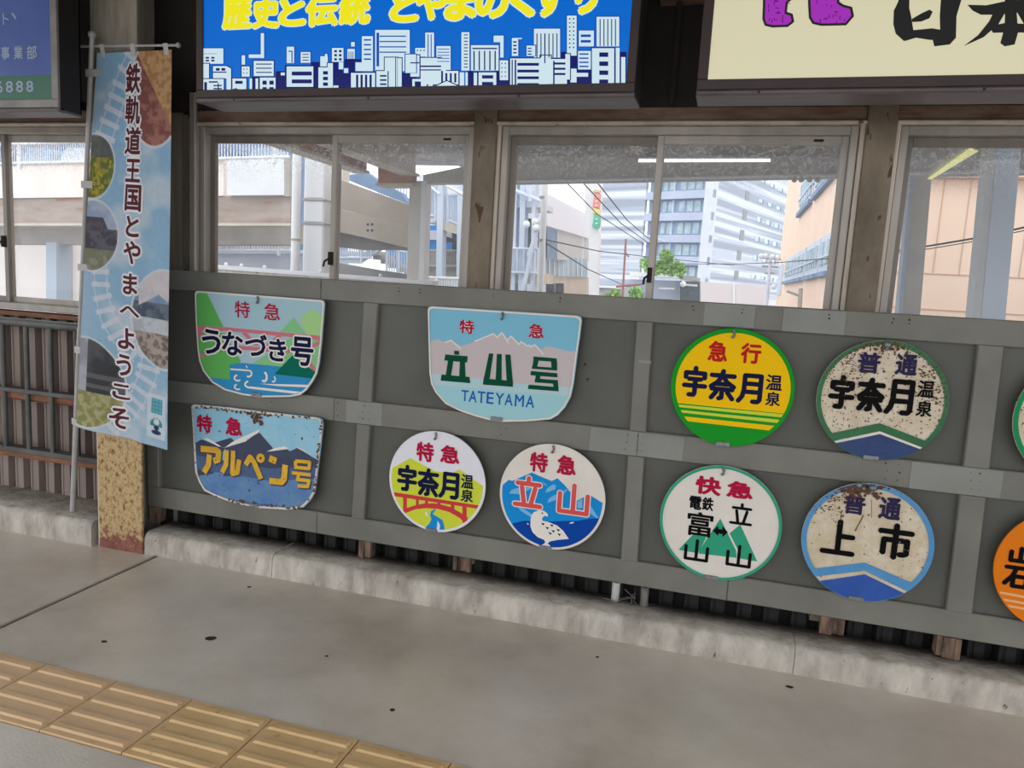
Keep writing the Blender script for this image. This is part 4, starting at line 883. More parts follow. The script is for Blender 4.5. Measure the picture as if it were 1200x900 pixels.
# right half
bld(A6, 30, 250, 90, 295, 1.6); grid(A6, 34, 256, 86, 272, 3, 1, f=.4); bld(A6, 82, 170, 128, 300, 1.5); bars(A6, 90, 180, 122, 300, 2, False, m=BDEEP, f=.3); bld(A6, 140, 240, 214, 365, 1.6); bars(A6, 146, 250, 208, 330, 5, f=.25, m=BDEEP)
bld(A6, 5, 288, 52, 400, 2.3); R(A6, 5, 325, 52, 331, NLIT, 3); bld(A6, 58, 302, 165, 440, 2.4); R(A6, 58, 342, 165, 350, NLIT, 3); R(A6, 58, 362, 165, 368, NLIT, 3); A6.poly(b, [(165, 300), (190, 312), (190, 370), (165, 370)], WLIT, 2.4)
bld(A6, 15, 412, 122, 470, 2.7); R(A6, 28, 425, 60, 470, NLIT, 3.4); R(A6, 90, 440, 98, 470, NLIT, 3.4)
bld(A6, 175, 370, 255, 440, 2.7); bars(A6, 180, 382, 250, 430, 3, False, f=.45)
A6.poly(b, [(130, 450), (195, 420), (290, 462), (290, 475), (130, 475)], WLIT, 3); A6.stroke(b, [(130, 450), (195, 420), (290, 462)], 5, NLIT, 3.5, clip=True); R(A6, 197, 450, 203, 470, NLIT, 3.6); R(A6, 212, 450, 218, 470, NLIT, 3.6)
R(A6, 262, 378, 285, 470, WLIT, 2.6); R(A6, 292, 378, 304, 470, WLIT, 2.6); R(A6, 335, 380, 352, 468, WLIT, 2.6)
bld(A6, 270, 168, 312, 368, 1.5); bars(A6, 284, 175, 304, 360, 11, f=.3, m=NLIT); bld(A6, 320, 236, 464, 368, 1.6); R(A6, 328, 250, 456, 257, NLIT, 3); bars(A6, 325, 266, 462, 366, 5, False, f=.25)
bld(A6, 438, 186, 490, 220, 1.6); bld(A6, 472, 186, 490, 300, 1.6); bld(A6, 360, 378, 452, 465, 2.6); bars(A6, 378, 382, 436, 452, 2, f=.5)
bld(A6, 470, 315, 514, 418, 2.6); grid(A6, 474, 322, 510, 412, 2, 4, f=.3); bld(A6, 533, 198, 566, 292, 1.6); R(A6, 560, 198, 585, 204, WLIT, 1.6); bars(A6, 540, 210, 558, 285, 4, f=.4)
bld(A6, 610, 238, 655, 292, 1.6); bars(A6, 616, 246, 636, 290, 3, f=.4); bld(A6, 648, 150, 784, 300, 1.7); bars(A6, 655, 175, 780, 300, 6, False, f=.25, m=NLIT); bld(A6, 682, 290, 736, 460, 2.8); R(A6, 702, 175, 708, 330, NLIT, 3.4)
bld(A6, 524, 305, 690, 465, 2.4); R(A6, 532, 312, 538, 465, NLIT, 3); R(A6, 548, 312, 556, 465, NLIT, 3); bars(A6, 562, 318, 674, 458, 4, f=.42)
bld(A6, 820, 82, 870, 290, 1.5); grid(A6, 826, 90, 866, 260, 2, 8, f=.35); bld(A6, 812, 282, 836, 415, 2.8); bld(A6, 735, 308, 820, 465, 2.6); bars(A6, 752, 318, 812, 400, 3, f=.4); R(A6, 748, 318, 756, 462, NLIT, 3.4)
bld(A6, 882, 160, 960, 242, 1.6); bars(A6, 892, 172, 944, 230, 2, f=.45, m=BDEEP); bld(A6, 878, 266, 944, 362, 1.8); bars(A6, 884, 272, 932, 358, 4, f=.35, m=BDEEP); bld(A6, 838, 358, 870, 430, 2.6); bld(A6, 870, 380, 930, 400, 2.6); R(A6, 755, 440, 876, 462, WLIT, 2.8); R(A6, 890, 440, 935, 460, WLIT, 2.8)
bld(A6, 974, 88, 1092, 242, 1.6); bars(A6, 984, 100, 1084, 240, 5, False, f=.25); bld(A6, 950, 252, 1066, 458, 2.6); grid(A6, 965, 262, 1058, 450, 1, 4, f=.5); R(A6, 1074, 250, 1094, 455, WLIT, 2.6); R(A6, 1102, 298, 1124, 455, WLIT, 2.4)
b.build('skyline_print', None, B1)
b = MB(); T = [('歴', 222, 75, 155, 168), ('史', 378, 70, 145, 168), ('と', 520, 66, 140, 150), ('伝', 680, 58, 170, 170), ('統', 858, 50, 165, 170), ('と', 1125, 40, 150, 160)]
text(A5, b, T, WLIT, 4, 0.085, 0.03); text(A5, b, T, YLIT, 5, 0.052, 0.03)
T = [('や', 116, 12, 160, 185), ('ま', 268, 8, 165, 195), ('の', 430, 8, 170, 175), ('く', 590, 0, 130, 180), ('す', 735, -12, 165, 200), ('り', 925, -22, 120, 190)]
text(A6, b, T, WLIT, 4, 0.085, 0.03); text(A6, b, T, YLIT, 5, 0.052, 0.03); b.build('lettering', None, B1)
# ---- box 2: cream
B2 = lightbox('cream backlit box with purple letters and bold black brush 日本 lettering', -0.166, 1.75, 2.046, 2.78, YF, 0.155, CREAMF, BOXD, 0.033)
PUR = FB('lit_purple_print', (168, 50, 190)); PURD = FB('lit_dark_purple_print', (60, 10, 80)); BLK = mat('black_print', (14, 13, 12), rough=0.6)
A7 = Art(820, 0, 3.158, YP); b = MB()
P1 = [(240, -120), (238, 20), (236, 70), (244, 92), (270, 98), (325, 96), (345, 80), (340, 55), (318, 48), (322, 10), (345, -10), (345, -120)]
P2 = [(405, -120), (405, 10), (408, 65), (420, 85), (450, 92), (540, 90), (566, 60), (560, 30), (530, 22), (512, 10), (512, -120)]
for P in (P1, P2):
    A7.poly(b, P, PUR, 1, clip=False); A7.stroke(b, P, 9, BLK, 2, closed=True)
b.build('lettering', None, B2)
b = MB(); rnd = random.Random(5)
for k in range(46):
    u = rnd.uniform(255, 325) if k % 2 else rnd.uniform(420, 545); v = rnd.uniform(-60, 78)
    if u > 500 and v < 30: continue
    A7.stroke(b, [(u, v), (u + rnd.uniform(-2, 2), v + rnd.uniform(8, 16)) if k % 3 else (u + rnd.uniform(8, 16), v + rnd.uniform(-2, 3))], 2.4, PURD, 2.5, cap=False)
b.build('hatching', None, B2, kind='stuff')
b = MB()
D = [[(735, -90), (735, 5), (718, 40), (716, 90), (725, 125), (755, 152), (800, 140), (790, 110), (782, 60), (775, 30), (778, -90)], [(760, -100), (965, -130), (968, -80), (770, -60)], [(900, -110), (972, -100), (968, 0), (950, 60), (948, 140), (925, 165), (900, 168), (868, 172), (862, 150), (890, 140), (888, 60), (892, 0)],
     [(785, 70), (820, 50), (850, 36), (862, 44), (850, 68), (820, 80), (785, 82)], [(745, 140), (790, 112), (860, 105), (900, 112), (900, 150), (850, 148), (800, 140), (760, 152)],
     [(990, 18), (1060, 20), (1130, 5), (1260, -10), (1290, 20), (1200, 45), (1100, 55), (1040, 55), (1010, 40)], [(1120, -130), (1175, -130), (1172, 40), (1178, 120), (1165, 165), (1128, 172), (1112, 160), (1128, 100), (1130, 20)],
     [(1100, 20), (1140, 30), (1105, 90), (1050, 138), (975, 172), (1030, 130), (1070, 80)], [(1070, 98), (1130, 85), (1230, 90), (1230, 122), (1150, 120), (1085, 122)], [(1165, 30), (1200, 20), (1260, 110), (1340, 150), (1280, 160), (1200, 90)]]
for P in D: A7.poly(b, P, BLK, 1, clip=False)
b.build('brush_lettering', None, B2)
# ---- box 0: dull blue over green, unlit
GREYF = mat('aluminium_box_frame', (142, 138, 132), (120, 116, 112), 8, rough=0.4, metal=0.3)
def dull_face():
    m = mat('faded_blue_face', (74, 94, 160), (88, 108, 172), 3, rough=0.25)
    return m
DF = dull_face()
B0 = lightbox('unlit blue and green box with pale 業部 6888 lettering at the far left', -4.35, -2.792, 2.012, 2.76, YF, 0.12, DF, GREYF, 0.034, BOXS)
A8 = Art(0, 0, 6.925, YP)
GRN = mat('faded_green_face', (54, 104, 84), rough=0.3); PALE = mat('pale_faded_letters', (150, 166, 190), rough=0.4)
b = MB(); z_ = A8.w(200, 612)[1]; b.add([(-4.35 + 0.03, YP - 0.0006, 2.062), (-2.792 - 0.03, YP - 0.0006, 2.062), (-2.792 - 0.03, YP - 0.0006, z_), (-4.35 + 0.03, YP - 0.0006, z_)], [(0, 1, 2, 3)], GRN)
b.build('green_band', None, B0)
b = MB(); text(A8, b, [('事', 45, 432, 70, 110), ('業', 150, 428, 75, 110), ('部', 260, 426, 85, 115)], PALE, 2, 0.02); b.build('lettering', None, B0)
b = MB(); text(A8, b, [('6', 0, 705, 48, 95), ('8', 78, 705, 60, 95), ('8', 160, 703, 60, 95), ('8', 243, 702, 60, 92)], PALE, 2, 0.02); b.build('lettering', None, B0)
b = MB(); text(A8, b, [('ト', 48, 155, 50, 90), ('、', 115, 130, 40, 60)], PALE, 2, 0.01); b.build('lettering', None, B0)
# dark panel between boxes 1 and 2 keeps some cable and a strut
MB().tube([(-0.285, 0.04, 2.13), (-0.285, 0.05, 2.50)], 0.012, n=8).build('conduit', DARKW, bw)
# ------------------------------------------------------------------ banner on its pole
import numpy as np
WPL = mat('white_pole_plastic', (176, 172, 170), (160, 156, 154), 12, rough=0.4)
base = Vector((-3.11, -0.075, 0.128)); PT = at(108, 43, -0.21)
pole = thing('flag_pole', 'white banner pole with ball top leaning against the rusty column', 'pole', tuple(base))
MB().tube([base, base + (PT - base) * 0.42], 0.0135, n=12).tube([base + (PT - base) * 0.40, PT], 0.0105, n=12).build('pole', WPL, pole)
MB().ball(PT + Vector((0, 0, 0.008)), 0.017, n=12).build('ball_cap', WPL, pole)
ra_, rb_ = at(87, 54.5, -0.195), at(209, 53, -0.265)
MB().tube([ra_, rb_], 0.0055, n=8).build('cross_rod', WPL, pole); MB().ball(rb_, 0.011, n=10).build('rod_tip', WPL, pole)
bn = thing('banner', 'tall sky-blue nobori banner with brown vertical lettering and round photos on white pole', 'banner', (-2.7, -0.2, 0.56))
P00, P10, P01, P11 = at(114, 62, -0.205), at(201, 58, -0.265), at(89, 500, -0.15), at(198, 527, -0.215)
def S(u, v, off=0.0):
    """point of the hanging cloth; u across from the pole, v downwards"""
    P = (P00 * (1 - u) + P10 * u) * (1 - v) + (P01 * (1 - u) + P11 * u) * v
    left = 0.012 * math.sin(math.pi * v) * (1 - u)      # slack along the pole side
    w = 0.006 * math.sin(9 * u + 3.0 * v) * (0.4 + v) + 0.005 * math.sin(21 * u - 4 * v) * u * v + 0.008 * math.sin(2.2 * v * 3.1 + u * 2) * (1 - abs(2 * u - 1))
    return Vector((P.x - left, P.y + w - off, P.z))
NU, NV = 110, 440
# print, painted cell by cell into a colour attribute: sky, clouds, railway ladder, round photographs, emblem
def vnoise(x, y, seed):
    r = np.random.RandomState(seed); t = r.rand(64, 64); xi, yi = np.floor(x).astype(int), np.floor(y).astype(int); fx, fy = x - xi, y - yi
    fx, fy = fx * fx * (3 - 2 * fx), fy * fy * (3 - 2 * fy); g = lambda a, b_: t[a % 64, b_ % 64]
    return (g(xi, yi) * (1 - fx) + g(xi + 1, yi) * fx) * (1 - fy) + (g(xi, yi + 1) * (1 - fx) + g(xi + 1, yi + 1) * fx) * fy
U, V = np.meshgrid((np.arange(NU) + .5) / NU, (np.arange(NV) + .5) / NV); X, Y_ = U * 0.45, V * 1.78      # metres
def fbm(s, seed): return 0.5 * vnoise(X * s, Y_ * s, seed) + 0.3 * vnoise(X * s * 2, Y_ * s * 2, seed + 1) + 0.2 * vnoise(X * s * 4.3, Y_ * s * 4.3, seed + 2)
img = np.zeros((NV, NU, 3)); img[:] = (134, 178, 214)
def blend(mask, c):
    mk = np.clip(mask, 0, 1)[..., None]; img[:] = img * (1 - mk) + (np.array(c) if not isinstance(c, np.ndarray) else c) * mk
blend(V * 0.6, (168, 200, 218)); cl = np.clip((fbm(5, 1) - 0.50) * 5, 0, 1); blend(cl * 0.8, (200, 214, 226))
blend(np.clip(1.4 - U * 6, 0, 1) * 0.35, (170, 190, 210))
def quadz(cx, cy, w_, h_, ang, c, soft=0.002):
    ca, sa = math.cos(ang), math.sin(ang); dx, dy = X - cx, Y_ - cy; a, b_ = dx * ca + dy * sa, -dx * sa + dy * ca
    blend(np.clip((np.minimum(w_ / 2 - abs(a), h_ / 2 - abs(b_))) / soft, 0, 1) * 0.8, c)
# ladder-like track along curves (centre line, heading)
def track(pts, wid, n, c=(220, 222, 232)):
    for i in range(len(pts) - 1):
        (x0, y0), (x1, y1) = pts[i], pts[i + 1]; a = math.atan2(y1 - y0, x1 - x0); L = math.hypot(x1 - x0, y1 - y0)
        for s_ in (-1, 1): quadz((x0 + x1) / 2 - s_ * math.sin(a) * wid * .34, (y0 + y1) / 2 + s_ * math.cos(a) * wid * .34, L * 1.06, 0.008, a, c)
        k = max(1, round(L / 0.060))
        for j in range(k):
            t = (j + .5) / k; quadz(x0 + (x1 - x0) * t, y0 + (y1 - y0) * t, 0.026, wid, a, c)
track([(0.24, 0.0), (0.17, 0.12), (0.11, 0.28), (0.07, 0.40)], 0.125, 3)
track([(0.10, 0.96), (0.11, 1.08), (0.15, 1.20), (0.22, 1.30), (0.30, 1.37)], 0.11, 3)
track([(0.36, 1.33), (0.35, 1.44), (0.30, 1.56), (0.24, 1.66), (0.14, 1.76)], 0.12, 3)
def photo(cx, cy, rx, ry, fill, rim=0.008):
    d = np.sqrt(((X - cx) / rx) ** 2 + ((Y_ - cy) / ry) ** 2); blend(np.clip((1 + rim / rx - d) * rx / 0.003, 0, 1) * .8, (226, 226, 230)); blend(np.clip((1 - d) * rx / 0.003, 0, 1), fill)
def tex(c1, c2, s, seed, lo=.4, hi=.6): f = np.clip((fbm(s, seed) - lo) / (hi - lo), 0, 1)[..., None]; return np.array(c1) * (1 - f) + np.array(c2) * f
top = tex((124, 70, 66), (166, 108, 96), 30, 3); gold = tex((170, 120, 78), (198, 156, 104), 60, 5); m_ = ((X * 1.5 - Y_ * 1.0 + 0.0) > 0.36)[..., None]
photo(0.36, 0.17, 0.150, 0.235, np.where(m_, gold, top))
sun = tex((150, 146, 44), (92, 104, 46), 42, 7); house = tex((104, 104, 100), (84, 88, 84), 14, 8); m_ = (Y_ > 0.46)[..., None]
photo(0.02, 0.505, 0.125, 0.145, np.where(m_, sun, house))
for k in range(26):
    r_ = random.Random(k); cx, cy = r_.uniform(0.0, 0.125), r_.uniform(0.48, 0.63)
    if ((cx - .02) / .12) ** 2 + ((cy - .505) / .14) ** 2 < 0.85: blend(np.clip((0.0085 - np.hypot(X - cx, Y_ - cy)) / 0.002, 0, 1), (214, 190, 50)); blend(np.clip((0.004 - np.hypot(X - cx, Y_ - cy)) / 0.0015, 0, 1), (74, 54, 26))
train = np.where((Y_ < 0.79)[..., None], tex((150, 164, 196), (176, 186, 206), 8, 11), np.where((Y_ < 0.885)[..., None], tex((66, 62, 74), (92, 88, 100), 26, 12), tex((120, 122, 98), (146, 146, 124), 20, 13)))
m_ = ((Y_ < 0.80) & (np.abs(X - 0.05) < 0.05 + (Y_ - 0.74) * .7))[..., None]; train = np.where(m_ & (Y_ > 0.735)[..., None], tex((70, 64, 76), (90, 84, 96), 20, 14), train)
photo(0.035, 0.825, 0.155, 0.165, train)
mt = np.where((Y_ < 1.10)[..., None], tex((120, 140, 178), (150, 160, 190), 6, 15), np.where((Y_ < 1.175)[..., None], tex((70, 82, 100), (100, 112, 128), 40, 16), np.where((Y_ < 1.24)[..., None], tex((200, 204, 210), (178, 184, 192), 20, 17), tex((110, 96, 92), (176, 160, 150), 46, 18))))
snow = ((Y_ < 1.06 + np.abs(X - .40) * .6) & (X > .3))[..., None]; mt = np.where(snow, tex((214, 204, 208), (190, 190, 206), 9, 19), mt)
photo(0.43, 1.175, 0.165, 0.225, mt)
bld_ = np.where((X < 0.05)[..., None], tex((176, 178, 190), (150, 152, 164), 8, 21), tex((52, 54, 60), (78, 78, 80), 9, 22)); bld_ = np.where(((np.abs(Y_ - 1.50) < .012) | (np.abs(Y_ - 1.55) < .01))[..., None] & (X > .05)[..., None], np.array((96, 92, 92.)), bld_)
bld_ = np.where((Y_ > 1.585)[..., None], tex((140, 140, 84), (178, 174, 122), 44, 23), bld_); photo(0.04, 1.545, 0.195, 0.225, bld_)
# emblem card, lower right
quadz(0.395, 1.635, 0.095, 0.215, 0.02, (212, 222, 232)); quadz(0.395, 1.635, 0.095, 0.215, 0.02, (212, 222, 232))
quadz(0.397, 1.585, 0.062, 0.075, 0.02, (38, 140, 160))
for i in range(3):
    for j in range(4): quadz(0.379 + i * 0.018, 1.558 + j * 0.018, 0.010, 0.006, 0.3 * (i + j), (150, 206, 214), 0.001)
d = np.hypot(X - 0.395, Y_ - 1.675); blend(np.clip((0.032 - d) / .002, 0, 1) * (Y_ < 1.682), (40, 132, 150)); blend(np.clip((0.017 - np.hypot(X - .395, Y_ - 1.662)) / .002, 0, 1), (214, 226, 234))
blend(np.clip((0.014 - np.hypot(X - .395, Y_ - 1.690)) / .002, 0, 1), (24, 48, 92)); blend(np.clip((1 - np.hypot((X - .395) / .026, (Y_ - 1.712) / .012)) * 8, 0, 1), (24, 48, 92))
img[:] = img * 0.92 + np.array((206, 206, 212)) * 0.08
img = np.clip(img * (0.97 + 0.06 * fbm(60, 31))[..., None], 0, 255) / 255
linimg = np.where(img <= 0.04045, img / 12.92, ((img + 0.055) / 1.055) ** 2.4)
vs = [tuple(S(i / NU, j / NV)) for j in range(NV + 1) for i in range(NU + 1)]
fs = [(j * (NU + 1) + i, (j + 1) * (NU + 1) + i, (j + 1) * (NU + 1) + i + 1, j * (NU + 1) + i + 1) for j in range(NV) for i in range(NU)]
BM = bpy.data.materials.new('printed_banner_cloth'); BM.use_nodes = True; n_, l_ = BM.node_tree.nodes, BM.node_tree.links
at_ = n_.new('ShaderNodeAttribute'); at_.attribute_name = 'print'; pb_ = n_['Principled BSDF']; pb_.inputs['Roughness'].default_value = 0.7; pb_.inputs['Specular IOR Level'].default_value = 0.2
tl_ = n_.new('ShaderNodeBsdfTranslucent'); mx_ = n_.new('ShaderNodeMixShader'); mx_.inputs[0].default_value = 0.25
l_.new(at_.outputs['Color'], pb_.inputs['Base Color']); l_.new(at_.outputs['Color'], tl_.inputs['Color'])
l_.new(pb_.outputs[0], mx_.inputs[1]); l_.new(tl_.outputs[0], mx_.inputs[2]); l_.new(mx_.outputs[0], n_['Material Output'].inputs['Surface'])
cl_ = MB(); cl_.v, cl_.f, cl_.mi, cl_.smooth = vs, fs, [0] * len(fs), [True] * len(fs)
co_ = cl_.build('cloth', BM, bn)
atr = co_.data.color_attributes.new('print', 'FLOAT_COLOR', 'POINT')
pc = np.ones(((NV + 1), (NU + 1), 4)); pad = np.pad(linimg, ((0, 1), (0, 1), (0, 0)), mode='edge'); pc[..., :3] = pad
atr.data.foreach_set('color', pc.ravel())
# vertical lettering along the cloth
BRN = mat('brown_banner_print', (88, 44, 50), rough=0.7, spec=0.1); BWH = mat('white_banner_halo', (224, 222, 228), rough=0.7, spec=0.1)
def inv(x, y):
    """banner u, v from a pixel: refine on the cloth itself"""
    u, v = 0.5, (y - 60) / 460
    for _ in range(12):
        p = px(S(u, v)); e = 1e-3; a = px(S(u + e, v)); b_ = px(S(u, v + e))
        j11, j12, j21, j22 = (a[0] - p[0]) / e, (b_[0] - p[0]) / e, (a[1] - p[1]) / e, (b_[1] - p[1]) / e
        dx, dy = x - p[0], y - p[1]; D_ = j11 * j22 - j12 * j21; u += (dx * j22 - dy * j12) / D_; v += (dy * j11 - dx * j21) / D_
    return u, v
chars = [('鉄', 156.5, 92, 20, 34), ('軌', 156, 129, 20, 32), ('道', 156, 165, 20, 32), ('王', 156, 200, 18, 27), ('国', 156, 232, 19, 31), ('と', 155.5, 265.5, 15, 25), ('や', 155, 296, 19, 28), ('ま', 153, 333, 16, 26), ('へ', 152.5, 365, 22, 13),
         ('よ', 149, 397, 18, 27), ('う', 146, 428, 15, 28), ('こ', 143, 459, 18, 20), ('そ', 140, 490, 20, 27)]
W_, H_ = 0.45, 1.78
for k, (ch, x, y, bw_, bh_) in enumerate(chars):
    u, v = inv(x, y); gv, gf, (x0, y0, x1, y1) = glyph(ch); wu = bw_ / 105 * 1.0; hv = bh_ / 462
    b = MB()
    for off, m, o0 in ((0.115, BWH, 0.0012), (0.026, BRN, 0.0028)):
        rings = [(0, 0)] + [(off * math.cos(q * math.pi / 4), off * math.sin(q * math.pi / 4)) for q in range(8)]
        if off > .05: rings += [(off * .5 * math.cos(q * math.pi / 2), off * .5 * math.sin(q * math.pi / 2)) for q in range(4)]
        for j, (ox, oy) in enumerate(rings):
            b.add([S(u + (gx - (x0 + x1) / 2 + ox) / (x1 - x0 + .05) * wu, v - (gy - (y0 + y1) / 2 + oy) / (y1 - y0 + .06) * hv, o0 + 2.5e-5 * j) for gx, gy in gv], gf, m)
    b.build('lettering', None, bn)
# loops tying cloth to pole and rod
for x in (0.09, 0.5, 0.93):
    p = S(x, 0.0); q = ra_ + (rb_ - ra_) * ((p.x - ra_.x) / (rb_.x - ra_.x))
    MB().prism([p + Vector((-0.012, -0.001, -0.02)), p + Vector((0.012, -0.001, -0.02)), q + Vector((0.012, -0.009, 0.006)), q + Vector((-0.012, -0.009, 0.006))], (0, 0.0015, 0)).build('rod_loop', WPL, bn)
for v in (0.05, 0.33, 0.55, 0.78, 0.99):
    p = S(0.0, v); t = (p.z - base.z) / (PT.z - base.z); q = base + (PT - base) * t
    MB().prism([q + Vector((-0.015, -0.014, -0.016)), p + Vector((0.025, -0.004, -0.016)), p + Vector((0.025, -0.004, 0.016)), q + Vector((-0.015, -0.014, 0.016))], (0, 0.0015, 0)).build('pole_loop', WPL, bn)
# ------------------------------------------------------------------ outside the windows
def om(name, c, c2=None, scale=1.5, **k): k.setdefault('rough', 0.75); return mat('out_' + name, c, c2, scale, **k)
OW = om('white_paint', (232, 234, 238), (222, 224, 230)); OWB = om('bluish_white_steel', (206, 216, 232), (192, 204, 222)); OWP = om('stained_white_parapet', (238, 238, 234), (236, 212, 204), 0.8)
OB = om('blue_grey', (128, 152, 184), (100, 124, 160), 2); OBR = om('brown_grey_girder', (172, 160, 152), (150, 134, 128), 3, stretch=(.3, 1, 2), spots=(160, 112, 98), spot_scale=3, spot_at=.6)
OG = om('grey_concrete', (176, 172, 168), (160, 156, 152), 2); OGD = om('dim_soffit', (150, 148, 148), (128, 128, 132), 3); OBG = om('beige_concrete', (206, 196, 186), (190, 180, 170), 2)
OPK = om('peach_tile_wall', (242, 214, 194), (236, 206, 184), 0.9); ORU = om('rusty_bracket', (196, 140, 112), (166, 120, 100), 5); ODK = om('dark_opening', (86, 92, 102), (64, 70, 80), 2)
OBL = om('blue_sheet', (30, 130, 214), (60, 150, 220), 3); OGL = om('bluish_window_glass', (150, 176, 190), (190, 208, 214), 1.2, rough=0.2); OGREEN = om('fresh_leaves', (120, 166, 84), (160, 196, 112), 6); OASP = om('asphalt', (150, 150, 150), (136, 136, 136), 1)
OWIRE = om('cable_black', (62, 62, 70)); OLAV = om('lavender_wall', (216, 219, 230), (206, 210, 222), 1)
OGRE = om('red_brown_steel', (150, 100, 96))
def q(mb, pts, Y, th, m=None):
    """a slab with the given front corners (pixels) on the plane(s) Y, th metres thick"""
    Ys = Y if isinstance(Y, (list, tuple)) else [Y] * len(pts)
    mb.prism([at(p[0], p[1], y) for p, y in zip(pts, Ys)], (0, th, 0), m); return mb
def rq(mb, x0, y0, x1, y1, Y, th, m=None): return q(mb, [(x0, y1), (x1, y1), (x1, y0), (x0, y0)], Y, th, m)
gr = MB().box((-160, 0.7, -1.05), (160, 260, -1.0)).box((-160, -40, -1.05), (160, -4.25, -1.0)); gr.build('ground', OASP, None, kind='structure')
MB().box((-60, -4.25, -1.0), (60, -4.2, 0)).box((-60, 0.62, -1.0), (60, 0.70, 0)).build('platform_edge', CONC, None, kind='structure')
# ---- overpass with railing
ov = thing('overpass', 'pale concrete overpass with stained brown girder seen through the left windows', 'bridge', tuple(at(150, 260, 9)))
YL, YR = 9.6, 8.0
q(MB(), [(-90, 233), (262, 229.5), (262, 185.5), (-90, 197)], [YL, 8.3, 8.3, YL], .2).build('parapet', OWP, ov)
q(MB(), [(266, 229), (333, 228.5), (333, 184.6), (266, 185.6)], [8.2, YR, YR, 8.2], .06).build('white_panel', OW, ov)
q(MB(), [(333, 230), (339, 230), (339, 184), (333, 184)], YR - .01, .1).build('panel_edge', OG, ov)
q(MB(), [(-90, 262), (340, 262), (340, 229.5), (-90, 233.5)], [YL + .1, YR + .1, YR + .1, YL + .1], .15).build('girder', OBR, ov)
q(MB(), [(-90, 264.5), (340, 264.5), (340, 261.5), (-90, 261.5)], [YL - .1, YR - .1, YR - .1, YL - .1], .3).build('bottom_flange', OBG, ov)
q(MB(), [(-90, 286), (400, 287), (400, 264), (-90, 264)], [YL + 1, YR + 1, YR + 1, YL + 1], .3).build('lower_beam', OG, ov)
for x in (60, 150): q(MB(), [(x - 6, 360), (x + 6, 360), (x + 6, 284), (x - 6, 284)], 9.9, .4).build('pier', om('blue_grey_pier', (184, 196, 212)), ov)
rl = thing('railing', 'white baluster railing along the top of the overpass', 'railing', tuple(at(150, 190, 9)))
def railing(parent, a, b, n, posts, m, th=.03, r=.012, mid=False):
    """a, b: (x, ytop, ybottom, Y) at both ends, in pixels"""
    A0, A1, B0, B1_ = at(a[0], a[1], a[3]), at(a[0], a[2], a[3]), at(b[0], b[1], b[3]), at(b[0], b[2], b[3])
    for P, Q in ((A0, B0), (A1, B1_)): MB().tube([P, Q], th, m, 6).build('rail', None, parent)
    mb = MB()
    for k in range(n):
        t = (k + .5) / n; mb.tube([A0.lerp(B0, t), A1.lerp(B1_, t)], r, m, 4, False)
    mb.build('balusters', None, parent, kind='stuff')
    for t in posts: MB().tube([A0.lerp(B0, t) + Vector((0, 0, .02)), A1.lerp(B1_, t) - Vector((0, 0, .1))], th * 1.3, m, 6).build('railing_post', None, parent)
railing(rl, (-90, 172, 194, YL), (339, 160, 184, YR), 150, (.1, .325, .55, .78, .97), OW, .03, .013)
bk = thing('parking_deck', 'blue-grey parked rows and wall behind the overpass railing', 'building', tuple(at(150, 180, 14)))
rq(MB(), -120, 150, 345, 330, 13.5, .5).build('wall', OB, bk)
rnd = random.Random(9)
for k in range(9):
    x = -60 + 44 * k; c = om('car_%d' % (k % 3), ((214, 222, 232), (86, 110, 150), (150, 176, 204))[k % 3]); m_ = MB()
    q(m_, [(x, 190), (x + 30, 190), (x + 30, 180), (x + 25, 173), (x + 6, 173), (x, 181)], 12, .6); m_.build('parked_car', c, bk)
lw = thing('long_wall', 'long off-white wall below the overpass, seen in the leftmost window', 'wall', tuple(at(60, 350, 12)))
rq(MB(), -140, 283, 250, 372, 12, .3).build('wall_panel', om('off_white_wall', (246, 238, 236), (238, 230, 228)), lw)
rq(MB(), 66, 284, 77, 372, 11.8, .2).build('pilaster', OG, lw)
# far side under the girder: railing, pale wall
r2 = thing('railing', 'short white baluster railing low under the girder, left of the drainpipe', 'railing', tuple(at(300, 297, 10)))
railing(r2, (200, 287.5, 293.5, 10), (345, 287, 293.5, 10), 44, (.88,), OW, .03, .03)
dk = thing('walkway_slab', 'pale blue walkway slab and wall below the short railing', 'walkway', tuple(at(300, 330, 10.3)))
rq(MB(), 200, 293, 400, 297, 10.1, 1).build('slab', OWB, dk); rq(MB(), 200, 297, 400, 340, 10.6, .3).build('wall_face', OLAV, dk); rq(MB(), 150, 284, 400, 300, 13, .3).build('back_face', OB, dk)
fw = thing('block_wall', 'low off-white concrete block wall with mottled stains behind the board', 'wall', tuple(at(350, 330, 5)))
def wall_top(x): return 311 + (x - 258) * 0.0735
bm = om('mottled_block', (226, 220, 212), (192, 186, 178), 9, spots=(150, 144, 138), spot_scale=9, spot_at=.64)
for k in range(14):
    x0, x1 = 170 + 24 * k, 170 + 24 * (k + 1) - .5; q(MB(), [(x0, 372), (x1, 372), (x1, wall_top(x1) + 4), (x0, wall_top(x0) + 4)], 5, .15).build('block', bm, fw)
q(MB(), [(170, wall_top(170) + 4.5), (506, wall_top(506) + 4.5), (506, wall_top(506)), (170, wall_top(170))], 4.97, .22).build('coping', OW, fw)
for x in (265, 283, 310, 376, 446): MB().ball(at(x, wall_top(x) - 2, 5.05), .022, n=8).build('cap_ball', OW, fw)
